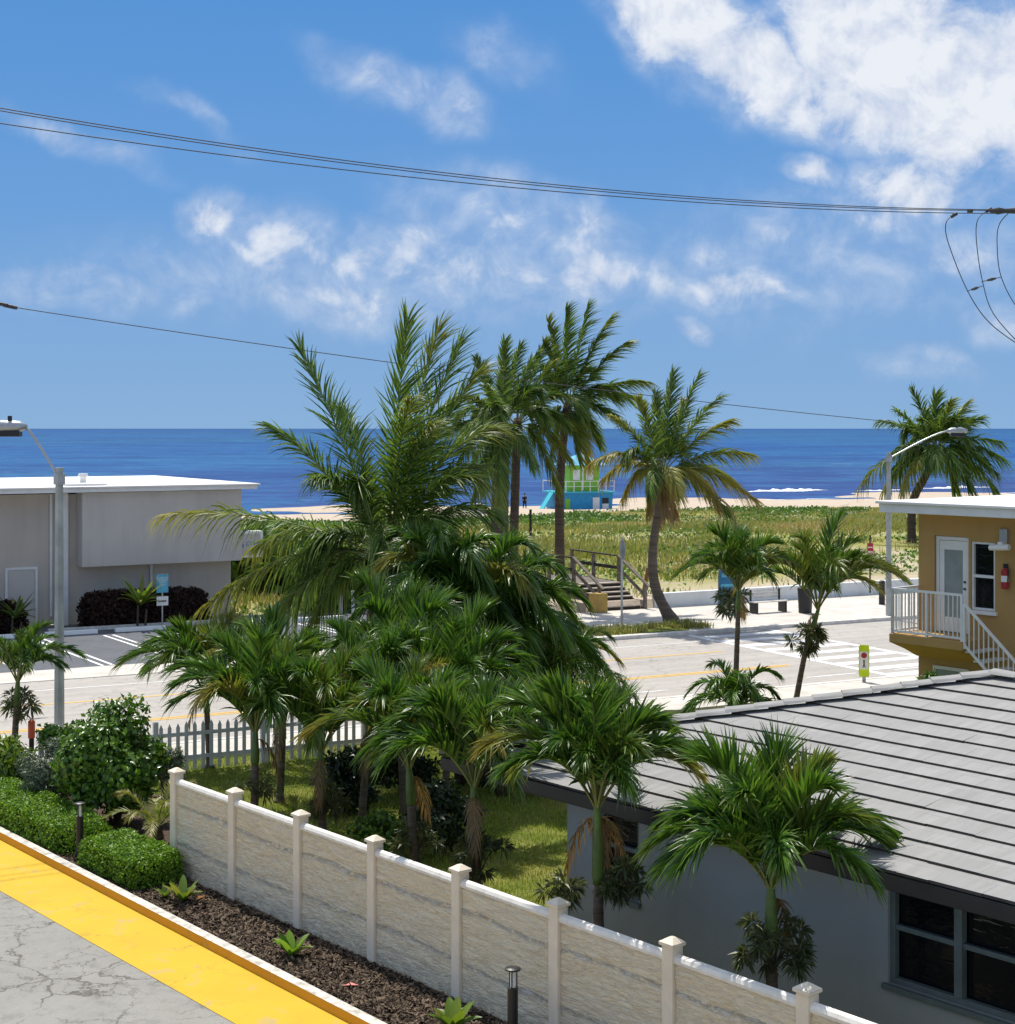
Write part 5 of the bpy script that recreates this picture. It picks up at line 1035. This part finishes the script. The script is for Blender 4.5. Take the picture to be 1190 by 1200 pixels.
g = A(615, 598, 166); person((g.x, 166, -.99), R(160), 'person in dark clothes walking along the beach')

# ------------------------------------------------------------------ overhead wires
def cable(p, q, sag, r, name, label, cat='power line', group='power lines', n=40, kn=None):
    p = Vector(p); q = Vector(q); pts = [p.lerp(q, t)-Vector((0, 0, 4*sag*t*(1-t))) for t in [i/n for i in range(n+1)]]
    b = MB(); b.tube(pts, r, 6); o = b.build(name, M['wire']); return props(o, label, cat, group)
def W(x, y, off=0): D = (40+off)/(1-.534*(x-CX)/F); return A(x, y, D)
for (y0, ym, y1, off, lab) in ((127, 206, 245.5, 0, 'uppermost of the three long black power lines across the sky'), (130, 209, 246.5, .5, 'middle power line running close under the uppermost one'), (146, 215, 250, -.6, 'lowest of the three long power lines across the sky')):
    p, q, m = W(-60, y0-11, off), W(1168, y1, off), W(554, ym, off); tm = (m.x-p.x)/(q.x-p.x); zl = p.z+(q.z-p.z)*tm; sag = (zl-m.z)/(4*tm*(1-tm)); cable(p, q, sag, .012, 'power_line', lab)
def Wf(x, y): D = 54.6/(1-.534*(x-CX)/F); return A(x, y, D)
p, q, m = Wf(-60, 348), Wf(1042, 494), Wf(410, 418); tm = (m.x-p.x)/(q.x-p.x); sag = (p.z+(q.z-p.z)*tm-m.z)/(4*tm*(1-tm)); cable(p, q, max(sag, .1), .013, 'service_wire', 'single lower wire running from the left edge behind the palms to the right lamp', 'power line', None)
b = MB()
for x, y in ((4, 356.5), (9, 358.2), (15, 359.5)): c = Wf(x, y); b.tube([c-Vector((.12, 0, -.02)), c+Vector((.12, 0, -.03))], .055, 8)
props(b.build('wire_clamp', M['wire']), 'small black clamps on the lower wire at the left edge', 'insulator')
def loop(pts, off, lab):
    P = [W(x, y, off) for x, y in pts]; k = 30; o_ = []
    for i in range(k+1):
        x = i/k*(len(P)-1); a = min(int(x), len(P)-2); f = x-a; p0, p1, p2, p3 = P[max(a-1, 0)], P[a], P[a+1], P[min(a+2, len(P)-1)]
        o_.append(.5*((2*p1)+(p2-p0)*f+(2*p0-5*p1+4*p2-p3)*f*f+(3*p1-p0-3*p2+p3)*f*f*f))
    b = MB(); b.tube(o_, .014, 6); b.tube([o_[0]-Vector((.05, 0, .05)), o_[0]+Vector((.12, 0, .05))], .05, 8); props(b.build('jumper_wire', M['wire']), lab, 'power line', 'jumper wires hanging at the right edge')
loop([(1117, 252), (1109, 262), (1112, 285), (1134, 340), (1160, 378), (1200, 408)], -.6, 'leftmost of the three hanging jumper wires at the right edge')
loop([(1158, 246), (1146, 258), (1145, 285), (1152, 330), (1165, 368), (1200, 408)], .5, 'middle hanging jumper wire at the right edge')
loop([(1186, 246), (1172, 262), (1169, 285), (1174, 325), (1196, 365), (1230, 395)], 0, 'rightmost hanging jumper wire at the right edge')
for (x0, y0, x1, y1, lab) in ((1134, 341, 1152, 335, 'small black spacer between the left and middle jumper wires'), (1151, 330, 1174, 324.5, 'small black spacer between the middle and right jumper wires')):
    p, q = W(x0, y0, -.1), W(x1, y1, .2); b = MB(); b.tube([p, q], .012, 6); b.tube([p.lerp(q, .3), p.lerp(q, .5), p.lerp(q, .7)], [.03, .05, .03], 8); props(b.build('wire_spacer', M['wire']), lab, 'spacer')
p = W(1178, 247, 0); b = MB(); b.tube([p-Vector((.45, 0, 0)), p-Vector((.2, 0, 0)), p, p+Vector((.35, 0, 0))], [.05, .11, .07, .09], 10); b.tube([p-Vector((1.1, 0, 0)), p-Vector((.95, 0, 0))], .06, 8); props(b.build('insulator', M['wire']), 'dark insulator where the power lines end at the right edge', 'insulator')

# litter on the mulch
rj = random.Random(9)
for i, (px, py, c, lab) in enumerate([(411, 1156, 'flower', 'fallen red petal on the mulch near the kerb'), (236, 1053, 'rust', 'fallen brown leaf on the mulch near the short hedge')]):
    g = G(px, py, .11); b = MB(); b.add([(-.10, 0, .01), (0, -.04, .03), (.11, 0, .015), (0, .05, .035)], [(0, 1, 2, 3)]); o = b.build('fallen_leaf', M[c], loc=g, rot=i*1.1); md = o.modifiers.new('s', 'SOLIDIFY'); md.thickness = .004; props(o, lab, 'leaf')

# ------------------------------------------------------------------ camera, sun, sky
cd = bpy.data.cameras.new('camera'); co = bpy.data.objects.new('camera', cd); COL.objects.link(co); co.location = (0, 0, H); co.rotation_euler = (R(90), 0, 0)
cd.sensor_fit = 'HORIZONTAL'; cd.sensor_width = 36; cd.lens = 36*F/1190; cd.shift_y = -(600-HY)/1190; cd.clip_end = 100000; cd.clip_start = .1; sc.camera = co
SKY = .15; SEL = 61.0; sh = Vector((.40, -.917, 0)).normalized()      # shadows fall to the right and towards the camera
ld = bpy.data.lights.new('sun', 'SUN'); ld.energy = 3.7; ld.angle = R(.53); ld.color = (1, .955, .88); lo = bpy.data.objects.new('sun', ld); COL.objects.link(lo)
d = Vector((sh.x*math.cos(R(SEL)), sh.y*math.cos(R(SEL)), -math.sin(R(SEL)))); lo.rotation_euler = d.to_track_quat('-Z', 'Y').to_euler()
w = bpy.data.worlds.new('World'); sc.world = w; w.use_nodes = True; nt = w.node_tree; nt.nodes.clear()
def wn(typ, **k):
    n = nt.nodes.new('ShaderNode'+typ)
    for a, v in k.items(): setattr(n, a, v)
    return n
def lk(a, b_): nt.links.new(a, b_)
def wm(op, a, b_=0.0, clamp=False):
    n = wn('Math', operation=op, use_clamp=clamp)
    for s, v in zip(n.inputs, (a, b_)):
        if isinstance(v, bpy.types.NodeSocket): lk(v, s)
        else: s.default_value = v
    return n.outputs[0]
sky = wn('TexSky', sky_type='NISHITA'); sky.sun_disc = False; sky.sun_elevation = R(SEL); sky.sun_rotation = math.atan2(-sh.x, -sh.y); sky.air_density = 1.0; sky.dust_density = .25; sky.ozone_density = 1.2
tc = wn('TexCoord'); sx = wn('SeparateXYZ'); lk(tc.outputs['Generated'], sx.inputs[0])
yy = wm('MAXIMUM', sx.outputs[1], .02); cx = wm('DIVIDE', sx.outputs[0], yy); cz = wm('DIVIDE', sx.outputs[2], yy)
cb_ = wn('CombineXYZ'); lk(cx, cb_.inputs[0]); lk(cz, cb_.inputs[1])
# (px, py, rx, ry, angle, strength) of each cloud, turned into slopes of the view direction
CL = [(800, 20, 95, 55, -25, 1.25), (880, 75, 95, 60, -35, 1.25), (935, 125, 70, 38, -10, .75), (985, 20, 80, 75, 0, 1.3), (1050, 70, 130, 100, -20, 1.45), (1150, 110, 120, 95, -10, 1.4), (1090, 160, 120, 45, -10, .85), (1190, 190, 90, 60, 0, .4),
      (465, 92, 105, 30, -22, .5), (530, 115, 45, 35, -30, .5), (255, 250, 42, 34, 0, .85), (335, 275, 70, 40, -20, .66), (420, 312, 110, 46, -15, .6), (540, 318, 110, 44, -5, .6), (690, 322, 110, 36, -5, .64), (600, 262, 140, 60, -15, .5), (690, 262, 70, 36, -20, .5), (400, 355, 150, 34, -6, .5),
      (868, 340, 80, 26, -5, .75), (850, 300, 50, 40, -10, .5), (955, 208, 40, 22, -10, .75), (1055, 222, 58, 42, 10, .85), (1030, 262, 70, 30, 0, .62), (912, 280, 38, 30, -25, .62), (1085, 430, 62, 18, -8, .5), (814, 385, 26, 15, -20, .55), (1170, 380, 50, 30, 0, .55), (1140, 290, 90, 50, -10, .42), (120, 338, 240, 26, -2, .42), (90, 160, 110, 18, -22, .32), (590, 70, 70, 30, -25, .28), (420, 330, 330, 55, -4, .42), (960, 300, 240, 90, 0, .36), (300, 300, 60, 30, -20, .55), (470, 290, 80, 40, -10, .55), (760, 325, 60, 30, 0, .6), (230, 140, 70, 16, -30, .32)]
wp = wn('TexNoise'); lk(cb_.outputs[0], wp.inputs['Vector']); wp.inputs['Scale'].default_value = 16; wp.inputs['Detail'].default_value = 6
wa = wn('VectorMath', operation='MULTIPLY_ADD'); lk(wp.outputs['Color'], wa.inputs[0]); wa.inputs[1].default_value = (.060, .045, 0); lk(cb_.outputs[0], wa.inputs[2])
wb = wn('VectorMath', operation='SUBTRACT'); lk(wa.outputs[0], wb.inputs[0]); wb.inputs[1].default_value = (.030, .0225, 0)
mask = None
for px, py, rx, ry, an, st_ in CL:
    mp = wn('Mapping', vector_type='TEXTURE'); lk(wb.outputs[0], mp.inputs[0]); mp.inputs['Location'].default_value = ((px-CX)/F, (HY-py)/F, 0); mp.inputs['Rotation'].default_value = (0, 0, R(an)); mp.inputs['Scale'].default_value = (rx/F*1.7, ry/F*1.7, 1)
    ln = wn('VectorMath', operation='LENGTH'); lk(mp.outputs[0], ln.inputs[0]); mr = wn('MapRange', interpolation_type='SMOOTHSTEP'); lk(ln.outputs['Value'], mr.inputs[0]); mr.inputs[1].default_value = 1.0; mr.inputs[2].default_value = 0; mr.inputs[3].default_value = 0; mr.inputs[4].default_value = st_
    mask = mr.outputs[0] if mask is None else wm('MAXIMUM', mask, mr.outputs[0])
nz = wn('TexNoise'); lk(cb_.outputs[0], nz.inputs['Vector']); nz.inputs['Scale'].default_value = 30; nz.inputs['Detail'].default_value = 10; nz.inputs['Roughness'].default_value = .6; nz.inputs['Distortion'].default_value = .35
nz2 = wn('TexNoise'); lk(cb_.outputs[0], nz2.inputs['Vector']); nz2.inputs['Scale'].default_value = 9; nz2.inputs['Detail'].default_value = 6
nv = wm('ADD', wm('MULTIPLY', nz.outputs['Fac'], .6), wm('MULTIPLY', nz2.outputs['Fac'], .4))
den = wm('ADD', wm('MULTIPLY', mask, 1.12), wm('MULTIPLY', wm('MULTIPLY', wm('SUBTRACT', nv, .48), 3.1), wm('SUBTRACT', 1.25, wm('MULTIPLY', mask, .6)))); al = wn('MapRange', interpolation_type='SMOOTHSTEP'); lk(den, al.inputs[0]); al.inputs[1].default_value = .26; al.inputs[2].default_value = 1.0
soft = wn('MapRange', interpolation_type='SMOOTHSTEP'); lk(mask, soft.inputs[0]); soft.inputs[1].default_value = 0; soft.inputs[2].default_value = .42
alpha = wm('MULTIPLY', wm('MULTIPLY', al.outputs[0], soft.outputs[0]), wm('ADD', wm('MULTIPLY', mask, .7), .42, True))
alpha = wm('MAXIMUM', alpha, wm('MULTIPLY', soft.outputs[0], wm('MULTIPLY', wm('SUBTRACT', nv, .22, True), 1.25)))
alpha = wm('MULTIPLY', wm('MULTIPLY', alpha, .94, True), wm('GREATER_THAN', sx.outputs[1], .05))
# unseen cumulus overhead and behind the viewer, added to brighten the shaded sides
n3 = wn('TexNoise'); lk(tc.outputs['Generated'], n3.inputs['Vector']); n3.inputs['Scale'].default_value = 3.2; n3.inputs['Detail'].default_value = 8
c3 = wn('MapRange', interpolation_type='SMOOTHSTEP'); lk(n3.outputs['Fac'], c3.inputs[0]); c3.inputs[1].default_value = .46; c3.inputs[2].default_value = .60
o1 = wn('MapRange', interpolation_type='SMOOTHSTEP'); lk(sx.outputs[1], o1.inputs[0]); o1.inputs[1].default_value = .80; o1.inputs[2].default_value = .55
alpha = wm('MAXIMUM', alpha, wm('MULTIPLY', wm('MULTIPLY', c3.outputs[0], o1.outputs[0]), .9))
# clear sky: the low part is the blue of a humid sea horizon
hz = wn('ValToRGB'); lk(wm('MULTIPLY', sx.outputs[2], 2.0), hz.inputs[0]); e = hz.color_ramp.elements
stops = [(0.0, (.185, .318, .50)), (.10, (.160, .295, .505)), (.28, (.106, .252, .505)), (.52, (.069, .210, .480)), (1.0, (.07, .19, .43))]
e[0].position, e[0].color = 0, (*stops[0][1], 1); e[1].position, e[1].color = 1, (*stops[-1][1], 1)
for p_, c_ in stops[1:-1]: x_ = e.new(p_); x_.color = (*c_, 1)
bg = wn('Background'); bg.inputs[1].default_value = SKY
sc_ = wn('VectorMath', operation='SCALE'); lk(hz.outputs[0], sc_.inputs[0]); sc_.inputs['Scale'].default_value = 1/SKY
kf = wn('MapRange', interpolation_type='SMOOTHSTEP'); lk(sx.outputs[2], kf.inputs[0]); kf.inputs[1].default_value = .30; kf.inputs[2].default_value = .55; kf.inputs[3].default_value = 1; kf.inputs[4].default_value = 0
sm = wn('Mix', data_type='RGBA'); lk(kf.outputs[0], sm.inputs[0]); hs_ = wn('HueSaturation'); hs_.inputs['Saturation'].default_value = .55; lk(sky.outputs[0], hs_.inputs['Color']); lk(hs_.outputs[0], sm.inputs[6]); lk(sc_.outputs[0], sm.inputs[7]); lk(sm.outputs[2], bg.inputs[0])
bc = wn('Background'); cm = wn('Mix', data_type='RGBA'); of_ = wn('VectorMath', operation='ADD'); lk(cb_.outputs[0], of_.inputs[0]); of_.inputs[1].default_value = (-.004, .011, 0)
nzb = wn('TexNoise'); lk(of_.outputs[0], nzb.inputs['Vector'])
for i_ in ('Scale', 'Detail', 'Roughness', 'Distortion'): nzb.inputs[i_].default_value = nz.inputs[i_].default_value
lit = wm('MULTIPLY', wm('SUBTRACT', nz.outputs['Fac'], nzb.outputs['Fac']), 2.3)
lk(wm('ADD', lit, wm('ADD', wm('MULTIPLY', den, .55), .12), True), cm.inputs[0]); cm.inputs[6].default_value = (.33, .41, .57, 1); cm.inputs[7].default_value = (.66, .68, .715, 1); lk(cm.outputs[2], bc.inputs[0]); bc.inputs[1].default_value = .95
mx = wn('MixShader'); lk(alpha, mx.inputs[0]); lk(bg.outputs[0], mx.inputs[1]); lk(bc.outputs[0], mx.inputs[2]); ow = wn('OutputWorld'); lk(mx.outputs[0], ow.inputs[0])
sc.view_settings.view_transform = 'Standard'; sc.view_settings.look = 'None'; sc.view_settings.gamma = 1; sc.view_settings.use_curve_mapping = False; sc.view_settings.exposure = .48
sc.cycles.max_bounces = 6; sc.cycles.transparent_max_bounces = 4
